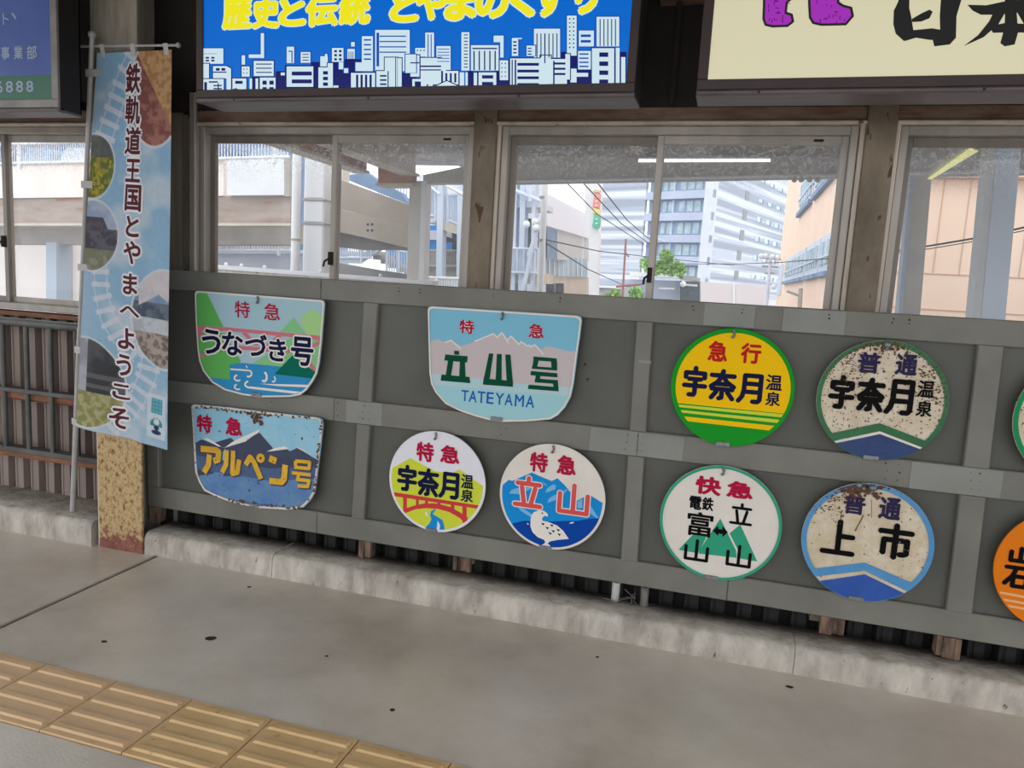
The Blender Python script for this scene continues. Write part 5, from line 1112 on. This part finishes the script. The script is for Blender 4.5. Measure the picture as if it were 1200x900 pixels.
# ---- pillar with drainpipe
pi = thing('pillar', 'thick white pillar with banded joints behind the drainpipe', 'pillar', tuple(at(364, 340, 6)))
Pm = at(364, 400, 6).x; wpx = (at(376, 250, 6) - at(352, 250, 6)).x
for z0, z1 in ((-1, at(364, 262, 6).z), (at(364, 262, 6).z + .01, at(364, 234, 6).z), (at(364, 234, 6).z + .01, 3.6)):
    MB().bbox((Pm - wpx / 2, 6, z0), (Pm + wpx / 2, 6.25, z1), .02).build('drum', OW, pi)
for y in (234, 262): z = at(364, y, 6).z; MB().bbox((Pm - wpx / 2 - .01, 5.985, z - .012), (Pm + wpx / 2 + .01, 6.26, z + .012), .004).build('band', OG, pi)
dp = thing('drainpipe', 'white round drainpipe left of the white pillar', 'pipe', tuple(at(346, 340, 5.8)))
Px = at(346, 300, 5.8); MB().tube([(Px.x, 5.8, -1), (Px.x, 5.8, 3.6)], .058, n=16).build('pipe', OW, dp)
for y in (172, 281): z = at(346, y, 5.8).z; MB().tube([(Px.x, 5.8, z - .015), (Px.x, 5.8, z + .015)], .064, n=16).build('clamp', OG, dp)
sp_ = thing('conduit_pipe', 'thin pale conduits right of the white pillar', 'pipe', tuple(at(382, 270, 6.4)))
for x, y0, y1 in ((379, 150, 620), (383, 150, 620), (387, 230, 620)): MB().tube([at(x, y1, 6.4), at(x, y0, 6.4)], .02, n=6).build('conduit', OW, sp_)
rq(MB(), 374, 186, 402, 287, 7.5, .2).build('beige_wall', OBG, None, 'narrow beige wall strip between white pillar and window mullion', 'wall')
OGC = om('canopy_grey', (210, 207, 202), (194, 190, 186), 2); OGDC = om('canopy_soffit_grey', (206, 206, 208), (176, 176, 182), 3)
# ---- neighbouring platform canopy: columns, beams, soffit, lamps
cn = thing('canopy', 'grey steel platform canopy with rusty bracket spanning beyond the windows', 'canopy', tuple(at(488, 335, 5.5)))
q(MB(), [(468, 620), (482, 620), (494, 212), (480, 212)], 5.5, .15).build('column', OGC, cn); q(MB(), [(482, 620), (488.5, 620), (499.5, 212), (494, 212)], 5.5, .16).build('lit_column_edge', OW, cn)  # white edge strip paints the light on the column's right side
q(MB(), [(443, 215.5), (481, 215.5), (481, 201), (443, 196)], 5.45, .2).build('bracket', ORU, cn)
q(MB(), [(440, 217), (483, 217), (483, 214.5), (440, 214.5)], 5.4, .3).build('bracket_flange', OBG, cn)
# beams running away from the wall, the long beam across them and the soffit above
XA, ZA = at(487, 204, 5.5).x, at(487, 206, 5.5).z
MB().bbox((XA - .10, 1.0, ZA + .02), (XA, 5.5, ZA + .52), .01).build('cross_beam', OGC, cn); MB().box((XA - .16, 1.0, ZA - .01), (XA + .05, 5.5, ZA + .02)).build('beam_flange', OBG, cn)
XB, ZB = at(443, 200, 5.7).x, at(443, 207, 5.7).z
MB().bbox((XB - .10, 1.0, ZB + .02), (XB, 5.4, ZB + .36), .01).build('rusty_beam', ORU, cn); MB().box((XB - .16, 1.0, ZB - .01), (XB + .04, 5.4, ZB + .02)).build('beam_flange', OBG, cn)
q(MB(), [(496, 215), (578, 214), (578, 188), (496, 205)], [5.5, 5.9, 5.9, 5.5], .15).build('end_beam', OGC, cn)
LB_ = [at(575, 215, 6.1), at(1330, 200, 4.6)]; zt = 0.40
MB().prism([LB_[0], LB_[1], LB_[1] + Vector((0, 0, zt)), LB_[0] + Vector((0, 0, zt))], (0, .12, 0)).build('long_beam', OGC, cn)
MB().prism([LB_[0] + Vector((0, -.06, 0)), LB_[1] + Vector((0, -.06, 0)), LB_[1] + Vector((0, -.06, .02)), LB_[0] + Vector((0, -.06, .02))], (0, .24, 0)).build('beam_flange', OW, cn)
ZS = max(LB_[0].z, ZA) + .36
for k in range(9): MB().box((XA - .05 + k * 1.2, 1.0, ZS + .002 * (k % 2)), (XA - .06 + (k + 1) * 1.2, 7.2, ZS + .05)).build('soffit_sheet', OGDC, cn)
MB().box((XA - .95, 1.0, ZS + .02), (XA - .06, 7.2, ZS + .06)).build('soffit_sheet', OGDC, cn)
for (xa, ya, Ya), (xb, yb_, Yb), w_ in (((742, 166, 4.9), (757, 197, 5.9), 7), ((940, 166, 4.4), (800, 205, 5.6), 1.2)):
    q(MB(), [(xa - w_, ya), (xa + w_, ya), (xb + w_, yb_), (xb - w_, yb_)], [Ya, Ya, Yb, Yb], .08).build('cross_member', OBG, cn)
MB().tube([at(756, 196, 5.6), at(756, 212, 5.6)], .02, n=6).build('hanger', OGC, cn)
for i in range(2):
    for j in range(2): MB().tube([at(942 + 12 * i, 191 + 10 * j, 5.02), at(942 + 12 * i, 191 + 10 * j, 4.99)], .035, n=8).build('bolt', OGC, cn)
for x in (931, 939, 949, 958): MB().ball(at(x, 210.5, 4.95), .028, n=8).build('bolt', OGC, cn)
LAMP = mat('lamp_tube_glow', (255, 255, 250), emit=1.0); LAMPY = mat('yellowish_lamp_cover', (250, 248, 170), emit=0.35, rough=.4)
lp = thing('strip_lamp', 'slim white strip lamp hanging below the canopy behind the middle window', 'lamp', tuple(at(820, 188, 4.7)))
MB().tube([at(748, 188.5, 4.7), at(903, 188, 4.7)], .014, n=8).build('lamp_tube', LAMP, lp); MB().tube([at(748, 186, 4.72), at(903, 186, 4.72)], .014, n=6).build('lamp_body', OW, lp)
ly = thing('strip_lamp', 'pale yellow strip lamp slanting above the grey post in the right window', 'lamp', tuple(at(1090, 208, 4)))
q(MB(), [(1088, 208.5), (1093, 209.5), (1147, 177), (1137, 173)], [4.2, 4.2, 3.3, 3.3], .05).build('lamp_cover', LAMPY, ly)
q(MB(), [(1086, 204), (1089, 208), (1136, 173), (1122, 171)], [4.25, 4.25, 3.35, 3.35], .06).build('lamp_body', OGC, ly)
# canopy posts of the right window
gp = thing('canopy_post', 'grey square canopy post with pale edge under the yellow lamp', 'post', tuple(at(1070, 380, 4.4)))
q(MB(), [(1036, 620), (1057, 620), (1092, 206), (1071, 206)], 4.4, .15).build('post_face', OGC, gp); q(MB(), [(1030, 620), (1036.5, 620), (1071.5, 206), (1067, 206)], 4.4, .15).build('post_edge', OWB, gp)
wp = thing('canopy_post', 'broad bluish-white canopy post right of the yellow lamp', 'post', tuple(at(1160, 390, 3.6)))
q(MB(), [(1126, 620), (1155, 620), (1199, 150), (1170, 150)], 3.6, .18).build('post_face', om('pale_blue_post', (226, 238, 255)), wp); q(MB(), [(1115, 620), (1126.5, 620), (1170.5, 150), (1161, 150)], 3.6, .18).build('post_edge', OW, wp)
# ---- stair parapets behind the canopy column
st = thing('stair_parapet', 'beige concrete stair parapet sloping down behind the canopy column', 'stairs', tuple(at(440, 290, 6.5)))
q(MB(), [(392, 243), (479, 266), (479, 240), (392, 208)], [6.4, 6.9, 6.9, 6.4], .15).build('upper_parapet', OBG, st)
q(MB(), [(392, 270), (480, 291), (496, 293), (496, 270), (392, 243.5)], [6.2, 6.7, 6.8, 6.8, 6.2], .15).build('lower_parapet', OBG, st)
q(MB(), [(392, 289), (474, 289), (392, 270.5)], [6.3, 6.8, 6.3], .9).build('stair_soffit', OGD, st)
for i in range(2):
    for j in range(2): MB().tube([at(431 + 5 * i, 263 + 7 * j, 6.35), at(431 + 5 * i, 263 + 7 * j, 6.3)], .02, n=6).build('bolt', ODK, st)
sf = thing('outdoor_stairs', 'pale blue steel stairs with railing below the stair parapet', 'stairs', tuple(at(440, 320, 9)))
q(MB(), [(390, 308), (420, 309), (450, 290), (438, 288), (417, 303), (390, 302)], 8.6, .1).build('stringer', OWB, sf)
for k in range(6): q(MB(), [(428 + 9 * k, 299 + 5 * k), (444 + 9 * k, 299 + 5 * k), (444 + 9 * k, 294.5 + 5 * k), (428 + 9 * k, 294.5 + 5 * k)], 8.8 + .1 * k, .3).build('step', OG, sf)
railing(sf, (395, 289, 302, 8.55), (436, 289, 302, 8.55), 15, (.7,), OWB, .02, .016)
railing(sf, (452, 291, 318, 8.7), (478, 296, 330, 8.7), 9, (.05, .6), OWB, .02, .014)
q(MB(), [(385, 330), (480, 330), (480, 322), (440, 316), (385, 306)], 7.2, .2).build('grey_ledge', OGD, sf)
rq(MB(), 455, 292, 480, 312, 9.6, .1).build('blue_tarp', OBL, sf)
# tented dark roof piece in the upper gap of that window
rf = thing('small_roof', 'slate-blue sloping roof with red and white edge beyond the upper parapet', 'roof', tuple(at(420, 215, 9)))
q(MB(), [(398, 207), (424, 218), (480, 240), (470, 226), (445, 213), (430, 202)], 9, .2).build('roof_panel', OB, rf); rq(MB(), 400, 195, 425, 205, 9.2, .1).build('white_edge', OW, rf)
for k in range(5): rq(MB(), 405 + 4 * k, 193, 407 + 4 * k, 196, 9.15, .05).build('red_mark', om('red_paint', (196, 80, 86)), rf)
railing(rf, (442, 216, 236, 9.4), (478, 216, 240, 9.4), 11, (.5,), OWB, .02, .016)
# ---- steel stair tower right of the canopy column
tw_ = thing('stair_tower', 'pale blue steel stair tower with railings and blue sheets, second window', 'stairs', tuple(at(525, 335, 9.5)))
for x, w_ in ((516, 3.4), (539.5, 3), (547.5, 3)): q(MB(), [(x - w_ - 2, 345), (x + w_ - 2, 345), (x + w_, 205), (x - w_, 205)], 9.5, .2).build('tower_post', OWB, tw_)
rq(MB(), 499, 253, 516, 261, 9.6, .9).build('landing', OWB, tw_); q(MB(), [(520, 270), (541, 276), (541, 266), (520, 259)], 9.55, .8).build('landing', OBG, tw_)
railing(tw_, (499, 217, 253, 9.6), (514, 217, 253, 9.6), 7, (.0, .8), OWB, .03, .018); railing(tw_, (525, 229, 258, 9.6), (539, 229, 264, 9.6), 7, (.0,), OWB, .03, .02)
MB().tube([at(520, 216, 9.5), at(549, 231, 9.5)], .03, OW, 6).tube([at(503, 217, 9.5), at(515, 228, 9.5)], .025, OW, 6).build('stair_rail', None, tw_)
rq(MB(), 496, 264, 514, 292, 10.4, .2).build('blue_sheet', OBL, tw_); rq(MB(), 496, 270, 514, 281, 10.35, .05).build('grey_sheet', OLAV, tw_)
rq(MB(), 519, 268, 546, 312, 10.6, .2).build('dark_opening', ODK, tw_); rq(MB(), 520, 284, 528, 292, 10.4, .1).build('blue_sheet', OBL, tw_)
q(MB(), [(521, 270), (529, 273), (529, 279), (523, 277)], 10, .05).build('white_cloth', OW, tw_); rq(MB(), 524, 300, 529, 304, 10.2, .05).build('ochre_box', om('ochre_box', (214, 178, 110)), tw_)
railing(tw_, (496, 294, 312, 9.9), (548, 294, 312, 9.9), 22, (), OG, .03, .018)
rq(MB(), 496, 312, 549, 326, 10, .6).build('lower_slab', OG, tw_); railing(tw_, (496, 325, 338, 9.4), (549, 327, 340, 9.4), 18, (.3,), OW, .03, .02)
rq(MB(), 490, 205, 552, 345, 12.5, .2).build('back_wall', OLAV, tw_)
# ---- left of the third window: steel frame, pole, siding building, white tower with coloured sign
fr = thing('steel_frame', 'pale blue-grey steel gallery frame at the left of the middle window', 'structure', tuple(at(612, 340, 13)))
for x, w_ in ((604, 2), (613, 3), (626, 2)): q(MB(), [(x - w_ - 5, 440), (x + w_ - 5, 440), (x + w_, 200), (x - w_, 200)], 13, .3).build('upright', OWB, fr)
rq(MB(), 590, 236, 634, 243, 13.1, 1.2).build('gallery_floor', OLAV, fr); rq(MB(), 590, 320, 634, 332, 13.1, 1.2).build('gallery_floor', OBG, fr)
rq(MB(), 612, 256, 634, 292, 14.4, .3).build('dark_bay', ODK, fr); rq(MB(), 590, 205, 636, 350, 15, .3).build('back_panel', OLAV, fr)
for a_, b_ in (((600, 222), (634, 236)), ((620, 300), (634, 254)), ((612, 345), (630, 262)), ((617, 214), (622, 236))): MB().tube([at(*a_, 12.8), at(*b_, 12.8)], .05, OWB, 6).build('brace', None, fr)
railing(fr, (594, 291, 319, 12.9), (634, 292, 320, 12.9), 5, (), OWB, .03, .03)
for p in ((617, 263), (627, 260), (628, 267)): MB().ball(at(*p, 12.7), .08, n=8).build('globe_lamp', OW, fr)
pl = thing('utility_pole', 'white leaning utility pole left of the ribbed siding building', 'pole', tuple(at(633, 345, 8)))
MB().tube([at(627, 480, 8), at(632.5, 352, 8), at(639.5, 196, 8)], .052, n=12).build('pole', OW, pl)
for y in (232, 282): MB().tube([at(637.5 - (y - 213) * .045, y - 2, 8), at(637.3 - (y - 213) * .045, y + 1, 8)], .06, n=12).build('band', OG, pl)
sb = thing('siding_building', 'grey ribbed metal siding building with glass front beside the white tower', 'building', tuple(at(665, 345, 20)))
Ys = [16, 24, 24, 16]
q(MB(), [(638, 263), (688, 278.5), (688, 251), (638, 225)], Ys, .5).build('siding_wall', om('white_lavender_siding', (232, 236, 250)), sb)
for k in range(9):
    t = k / 9; q(MB(), [(638, 228 + 36 * t + 1.6), (688, 252.6 + 26.5 * t + 1.3), (688, 252.6 + 26.5 * t), (638, 228 + 36 * t)], [15.95, 23.95, 23.95, 15.95], .05).build('siding_rib', om('rib_grey', (150, 152, 166)), sb)
q(MB(), [(638, 303), (688, 306), (688, 278), (638, 262)], [16.4, 24.4, 24.4, 16.4], .3).build('shop_glass', om('tan_glass', (196, 200, 206), (186, 184, 184), .5), sb)
q(MB(), [(641, 303), (652, 304), (652, 270), (641, 266)], [16.3, 18, 18, 16.3], .1).build('dark_pane', OB, sb)
for x in (641.5, 651.5, 682): q(MB(), [(x - 1, 304), (x + 1, 304), (x + 1, 264 + (x - 638) * .3), (x - 1, 264 + (x - 638) * .3)], 16.2 + (x - 638) * .155, .1).build('mullion', OW, sb)
q(MB(), [(634, 322.5), (688, 325), (688, 303.5), (634, 296.5)], [17.7, 22, 22, 17.7], .06).build('parapet_glass', om('pale_blue_panels', (176, 196, 212), (160, 182, 202), 1), sb)
for k in range(9): x = 638 + 5.4 * k; q(MB(), [(x, 324), (x + .9, 324), (x + .9, 297 + (x - 640) * .14), (x, 297 + (x - 640) * .14)], 17.5 + (x - 634) * .08, .05).build('panel_post', OW, sb)
q(MB(), [(634, 440), (688, 440), (688, 325), (634, 322.5)], [17.9, 22.2, 22.2, 17.9], .3).build('lower_wall', OBG, sb)
for x0 in (640, 651): rq(MB(), x0, 332, x0 + 9, 350, 17.6 + (x0 - 634) * .08, .1).build('dark_bay', ODK, sb)
wt = thing('white_tower', 'plain white wall tower carrying a tall coloured sign', 'building', tuple(at(693, 345, 26)))
q(MB(), [(677, 430), (696, 430), (704.5, 190), (687, 190)], 26, .6).build('tower_wall', OW, wt)
sg = thing('tower_sign', 'tall narrow sign of red, yellow and green blocks on the white tower', 'sign', tuple(at(699, 268, 25.8)))
for (y0, y1), c in zip(((221.5, 226), (226, 244), (244, 251), (251, 267)), ((214, 200, 168), (232, 150, 146), (236, 222, 130), (90, 190, 160))):
    q(MB(), [(694.5 + (230 - y1) * .02, y1 - 1.5), (702.3, y1), (703.6, y0 + 1.5), (697 + (230 - y0) * .02, y0)], 25.78, .2).build('sign_block', om('sign_%d' % int(y0), c), sg)
for y in (230, 235, 240, 256, 261): rq(MB(), 697.5, y, 700.5, y + 1.4, 25.7, .03).build('sign_mark', OW, sg)
# ---- hotel tower: striped flanks around a glazed corner bay
def stripes():
    m = bpy.data.materials.new('striped_metal_cladding'); m.use_nodes = True; n, l = m.node_tree.nodes, m.node_tree.links; b = n['Principled BSDF']; b.inputs['Roughness'].default_value = .6
    g = n.new('ShaderNodeNewGeometry'); mp = n.new('ShaderNodeMapping'); mp.inputs['Scale'].default_value = (.012, .012, 1.1); l.new(g.outputs['Position'], mp.inputs['Vector'])
    t = n.new('ShaderNodeTexNoise'); t.inputs['Scale'].default_value = 1; t.inputs['Detail'].default_value = 2; l.new(mp.outputs[0], t.inputs['Vector'])
    r = n.new('ShaderNodeValToRGB'); r.color_ramp.interpolation = 'CONSTANT'; e = r.color_ramp.elements; e[0].position = 0; e[0].color = lin((156, 164, 182)); e[1].position = .44; e[1].color = lin((172, 180, 198))
    for p, c in ((.5, (196, 203, 217)), (.57, (220, 225, 234))): k = e.new(p); k.color = lin(c)
    l.new(t.outputs['Fac'], r.inputs['Fac']); l.new(r.outputs['Color'], b.inputs['Base Color']); return m
STR = stripes()
ho = thing('hotel_tower', 'tall hotel tower with grey striped cladding and a glazed corner bay', 'building', (0, 0, 0))
C0 = at(826, 330, 95); dL = Vector((-1.3306, 0.6734, 0)).normalized(); dR = Vector((.381, 1.156, 0)).normalized()
def along(P, d, x):
    lo_, hi_ = 0.0, 400.0
    s0 = px(P)[0] < x
    for _ in range(60):
        mid_ = (lo_ + hi_) / 2
        if (px(P + d * mid_)[0] < x) == s0: lo_ = mid_
        else: hi_ = mid_
    return lo_
tg, tl = along(C0, dL, 749), along(C0, dL, 690); tr_ = along(C0, dR, 928)
def zpx(y): return at(826, y, 95).z
def face(mb, P, d, t0, t1, z0, z1, inw, th, m=None):
    """slab on a facade: from t0 to t1 along d, z0..z1, its front set back by inw"""
    nrm = Vector((-d.y, d.x, 0)); nrm = nrm if nrm.y > 0 else -nrm
    a = P + d * t0 + nrm * inw; b_ = P + d * t1 + nrm * inw
    return mb.prism([(a.x, a.y, z0), (b_.x, b_.y, z0), (b_.x, b_.y, z1), (a.x, a.y, z1)], tuple(nrm * th), m)
ZT = zpx(150)
face(MB(), C0, dL, tg, tl, -1, ZT, 0, .5).build('striped_wall', STR, ho)
face(MB(), C0, dR, 0.6, tr_, -1, ZT, 0, .5).build('striped_wall', STR, ho)
face(MB(), C0, dL, 0.9, tg - .01, -1, ZT, 1.0, .3).build('bay_wall', om('bay_blue_grey', (150, 168, 196)), ho)
SPN = om('slate_spandrel', (186, 196, 218), (174, 184, 208), .3)
rows = [(206, 221.5), (231, 248), (257.5, 275), (284, 301), (311, 326)]
prev = 160
for y0, y1 in rows + [(338, 350)]:
    face(MB(), C0, dL, 0, tg, zpx(y0), zpx(prev + (0 if prev == 160 else 0)), 0, .8).build('spandrel', SPN, ho); prev = y1
for y0, y1 in rows:
    for xa, xb, n_w in ((783, 820, 4), (757, 778, 3)):
        ta, tb = along(C0, dL, xb), along(C0, dL, xa)
        for k in range(n_w):
            w_ = (tb - ta) / n_w; f = face(MB(), C0, dL, ta + w_ * k + .15, ta + w_ * (k + 1) - .15, zpx(y1) + .2, zpx(y0) - .2, .9, .2).build('window_pane', OGL, ho)
        face(MB(), C0, dL, ta - .1, ta + .1, zpx(y1), zpx(y0), .7, .3).build('window_jamb', OWB, ho)
face(MB(), C0, dL, 0, 1.1, -1, ZT, -.05, 1.3).build('corner_trim', OLAV, ho)
for i, (y0, y1) in enumerate([(178, 194)] + rows):
    z1, z0 = zpx(y0 - 1), zpx(y1 - 1)
    t_ = along(C0, dR, 866.5 - i * 1.0); face(MB(), C0, dR, t_ - .8, t_ + .9, z0 + .2, z1 - .2, -.06, .3).build('slot_window', om('grey_slot', (150, 152, 158)), ho)
    for x in (881, 892, 902, 911, 919):
        t_ = along(C0, dR, x); w_ = along(C0, dR, x + 2.2) - t_
        face(MB(), C0, dR, t_ - w_, t_ + w_, z0 + .6, z1 - .5, -.05, .2).build('window_pane', OGL, ho); face(MB(), C0, dR, t_ + w_, t_ + w_ * 1.45, z0 + .6, z1 - .5, -.08, .2).build('window_jamb', OB, ho)
# terrace with shrubs, low podium, sign board, white site wall
po = thing('podium', 'low grey podium building with white terrace edge and dark sign board', 'building', tuple(at(780, 352, 60)))
q(MB(), [(700, 362), (822, 362), (822, 330), (700, 326)], 70, 6).build('podium_wall', om('podium_grey', (184, 192, 212), (176, 182, 204), .3), po)
q(MB(), [(738, 323.5), (800, 326), (800, 321.5), (738, 318.5)], 69, 2).build('terrace_edge', OW, po); q(MB(), [(796, 327), (820, 330), (820, 326), (796, 322)], 69, 2).build('terrace_edge', OG, po)
q(MB(), [(772, 338.5), (790, 339), (790, 337.5), (772, 337)], 68, 1).build('canopy_edge', OW, po)
q(MB(), [(797, 356), (820, 356), (820, 331), (797, 329)], 68.5, .5).build('sign_board', ODK, po)
MB().ball(at(800.5, 333, 68.2), .14 * 2, n=8).build('logo_dot', OW, po)
for k in range(7): rq(MB(), 803 + 2.1 * k, 332.6 + .12 * k, 804.5 + 2.1 * k, 335 + .12 * k, 68.3, .05).build('sign_letter', OW, po)
q(MB(), [(700, 350), (745, 352), (745, 338), (700, 336)], 66, 3).build('stone_wall', om('rubble', (150, 150, 156), (190, 188, 190), 1.2), po)
q(MB(), [(700, 337), (728, 338), (728, 335.5), (700, 334.5)], 65.5, 3.5).build('white_ledge', OW, po)
sw = thing('site_wall', 'pale pinkish panel wall in front of the hotel foot', 'wall', tuple(at(860, 356, 50)))
for a_, b_ in ((821, 859.5), (860.5, 899)): q(MB(), [(a_, 366), (b_, 366), (b_, 330 + (b_ - 820) * .06), (a_, 330 + (a_ - 820) * .06)], 50, .4).build('wall_panel', om('pinkish_panel', (216, 208, 210), (208, 200, 202), .3), sw)
q(MB(), [(859, 366), (861, 366), (861, 331), (859, 331)], 49.9, .5).build('panel_joint', OW, sw)
def shrub(label, spots, Y, n, r, name='terrace_shrub'):
    t = thing(name, label, 'plant', tuple(at(spots[0][0], spots[0][1] + 8, Y))); rnd = random.Random(int(spots[0][0])); mb = MB()
    for k in range(n):
        sx, sy, sr = rnd.choice(spots); a = rnd.uniform(0, 6.28); d = sr * math.sqrt(rnd.random())
        P = at(sx + d * math.cos(a), sy + d * math.sin(a), Y) + Vector((0, rnd.uniform(-1, 1), 0)); u_ = Vector((rnd.uniform(-1, 1), rnd.uniform(-1, 1), rnd.uniform(-1, 1))).normalized() * r; v_ = u_.cross(Vector((rnd.random(), rnd.random(), rnd.random() + .2))).normalized() * r * .6
        mb.add([P - u_, P + v_, P + u_, P - v_], [(0, 1, 2, 3)])
    mb.build('foliage', OGREEN, t, kind='stuff'); MB().tube([at(spots[0][0], spots[0][1] + 10, Y), at(spots[0][0], spots[0][1], Y)], r * .4, n=6).build('stem', OGRE, t); return t
shrub('bright green bushy shrub on the terrace before the hotel', [(781, 300, 7), (786, 312, 12), (795, 316, 8), (760, 309, 9), (768, 314, 9), (778, 312, 8)], 66.5, 1100, .22)
shrub('small green bush low beside the rubble wall', [(722, 346, 6), (745, 344, 7), (716, 349, 5)], 60, 260, .3)
an = thing('mast', 'thin red-brown mast with short arm before the striped hotel flank', 'pole', tuple(at(731, 340, 40)))
MB().tube([(at(730.5, 342, 40).x, 40, -1), at(733.5, 280, 40)], .06, n=6).build('mast', OGRE, an); MB().tube([at(733, 296, 40), at(737, 301, 40)], .05, n=5).build('arm', OGRE, an); MB().tube([at(722, 336, 40), at(752, 333, 40)], .07, n=5).build('beam', OGRE, an)
tp_ = thing('utility_pole', 'white utility pole partly hidden by the mullion before the hotel', 'pole', tuple(at(762, 350, 30)))
MB().tube([(at(759, 356, 30).x, 30, -1), at(765, 272, 30)], .07, n=8).build('pole', OW, tp_); MB().tube([at(756, 276, 30), at(779, 283, 30)], .05, n=6).build('cross_arm', OWB, tp_)
# ---- peach building: long flank with window rows, frontal wall with joints
pe = thing('peach_building', 'peach tiled building with rows of windows on its receding side', 'building', (0, 0, 0))
KX = at(1010, 300, 10).x; Yf = 10.0
def YX(x, y):   # depth where the ray meets the flank plane x = KX
    d = FW + RX * ((x - 600) / FPX) + UP * ((450 - y) / FPX); t = (KX - CAM.x) / d.x; return CAM.y + d.y * t, CAM.z + d.z * t
yfar = YX(914.5, 300)[0]
MB().box((KX, Yf, -1), (KX + 14, yfar, 10)).build('wall_block', OPK, pe)
def flank(x0, x1, z0, z1, name, m, pr=.05): a, b_ = YX(x1, 300)[0], YX(x0, 300)[0]; return MB().box((KX - pr, a, z0), (KX - pr + .1, b_, z1)).build(name, m, pe)
for (x0, x1, yb0, yt0) in ((923, 945, 331, 302), (947, 961.5, 322, 290), (963, 975, 0, 0)):
    zz0 = YX(935, 326)[1]; zz1 = YX(935, 297)[1]
    flank(x0, x1, zz0, zz1, 'window_frame', OWB, .04)
    n_w = 6 if x0 < 960 else 2
    ya, yb_ = YX(x1 - .6, 300)[0], YX(x0 + .6, 300)[0]
    for k in range(n_w): MB().box((KX - .08, ya + (yb_ - ya) * k / n_w + .12, zz0 + .15), (KX, ya + (yb_ - ya) * (k + 1) / n_w - .12, zz1 - .15)).build('window_pane', OGL, pe)
    MB().box((KX - .12, YX(x1, 300)[0], zz0 - .12), (KX, YX(x0, 300)[0], zz0 - .02)).build('window_sill', OB, pe)
    MB().box((KX - .1, YX(x1, 300)[0], zz0 + (zz1 - zz0) * .36), (KX, YX(x0, 300)[0], zz0 + (zz1 - zz0) * .41)).build('transom', OWB, pe)
zz0, zz1 = YX(940, 247)[1], YX(940, 216)[1]
for x0, x1 in ((932, 945.5), (948, 972)):
    flank(x0, x1, zz0, zz1, 'window_frame', OWB, .04); ya, yb_ = YX(x1 - .6, 300)[0], YX(x0 + .6, 300)[0]
    for k in range(5): MB().box((KX - .08, ya + (yb_ - ya) * k / 5 + .1, zz0 + .15), (KX, ya + (yb_ - ya) * (k + 1) / 5 - .1, zz1 - .15)).build('window_pane', OGL, pe)
    MB().box((KX - .12, YX(x1, 300)[0], zz0 - .15), (KX, YX(x0, 300)[0], zz0 - .02)).build('window_sill', OB, pe)
    MB().box((KX - .1, YX(x1, 300)[0], zz0 + (zz1 - zz0) * .36), (KX, YX(x0, 300)[0], zz0 + (zz1 - zz0) * .41)).build('transom', OWB, pe)
flank(916, 920, YX(918, 345)[1], YX(918, 310)[1], 'window_pane', OWB)
# frontal wall joints at 2.3 m
zj = [at(1100, y, Yf).z for y in (209.5, 321, 363)]
for z in zj: MB().box((KX, Yf - .012, z - .008), (KX + 12, Yf, z + .008)).build('wall_joint', om('joint_brown', (206, 170, 152)), pe)
for x in (1040, 1097, 1128, 1167, 1199): X_ = at(x, 290, Yf).x; MB().box((X_ - .006, Yf - .011, zj[1]), (X_ + .006, Yf, zj[0])).build('wall_joint', om('joint_brown', (206, 170, 152)), pe)
MB().box((KX, Yf - .25, zj[0] + .01), (KX + 12, Yf, zj[0] + .14)).build('eave_band', OPK, pe)
ll = thing('wall_lamp_pole', 'small grey arm and post standing before the peach side wall', 'pole', tuple(at(938, 358, 16)))
MB().tube([at(937, 362, 16), at(938.5, 338, 16)], .05, n=8).build('post', OG, ll); MB().tube([at(938, 347, 16), at(922, 341, 16)], .035, n=6).build('arm', OG, ll)
pp = thing('power_pole', 'thin grey power pole cluttered with fittings at the peach building corner', 'pole', tuple(at(902, 352, 30)))
MB().tube([at(898, 362, 30), at(903, 300, 30)], .07, n=6).build('pole', OLAV, pp)
for k, (a_, b_) in enumerate((((890, 302), (915, 304)), ((893, 312), (912, 313)), ((896, 320), (908, 320)))): MB().tube([at(*a_, 30), at(*b_, 30)], .04, n=5).build('cross_arm', OG, pp)
for p in ((892, 300), (897, 300), (905, 301), (911, 302), (907, 336)): MB().ball(at(*p, 29.8), .11, n=6).build('insulator', OW, pp)
# ---- wires
def wire(label, pts, r, m=OWIRE):
    P = [at(*p) for p in pts]; out = []
    for i in range(len(P) - 1):
        for k in range(8): out.append(P[i].lerp(P[i + 1], k / 8))
    out.append(P[-1]); tag(MB().tube(out, r, n=5).build('overhead_wire', m), label, 'wire')
wire('thick overhead wire sagging from the utility pole past the white tower', [(640, 281, 8.2), (700, 294, 14), (760, 301, 22), (860, 311, 30)], .012)
wire('overhead wire running down right from the utility pole foot towards the mast', [(640, 285, 8.2), (690, 316, 14), (728, 333, 22)], .012)
wire('thin overhead wire descending before the white tower sign, lower left one', [(664, 214, 14), (700, 251, 22), (760, 290, 34)], .016)
wire('thin overhead wire descending across the white tower sign, middle one', [(683, 214, 14), (728, 262, 22), (770, 292, 34)], .016)
wire('thin overhead wire descending right of the coloured tower sign', [(700, 214, 14), (735, 258, 22), (770, 288, 34)], .016)
wire('long overhead wire crossing before the hotel to the peach building', [(770, 309, 30), (860, 309.5, 28), (915, 307.5, 22), (970, 303, 12)], .014)
wire('thick overhead cable rising right across the peach front wall', [(1028, 297.5, 8), (1090, 288, 7.5), (1150, 278, 7), (1220, 262, 6.5)], .012)
wire('thin overhead cable just below the thick one on the peach wall', [(1028, 299.5, 8), (1090, 291.5, 7.5), (1135, 284, 7), (1220, 266, 6.5)], .006)
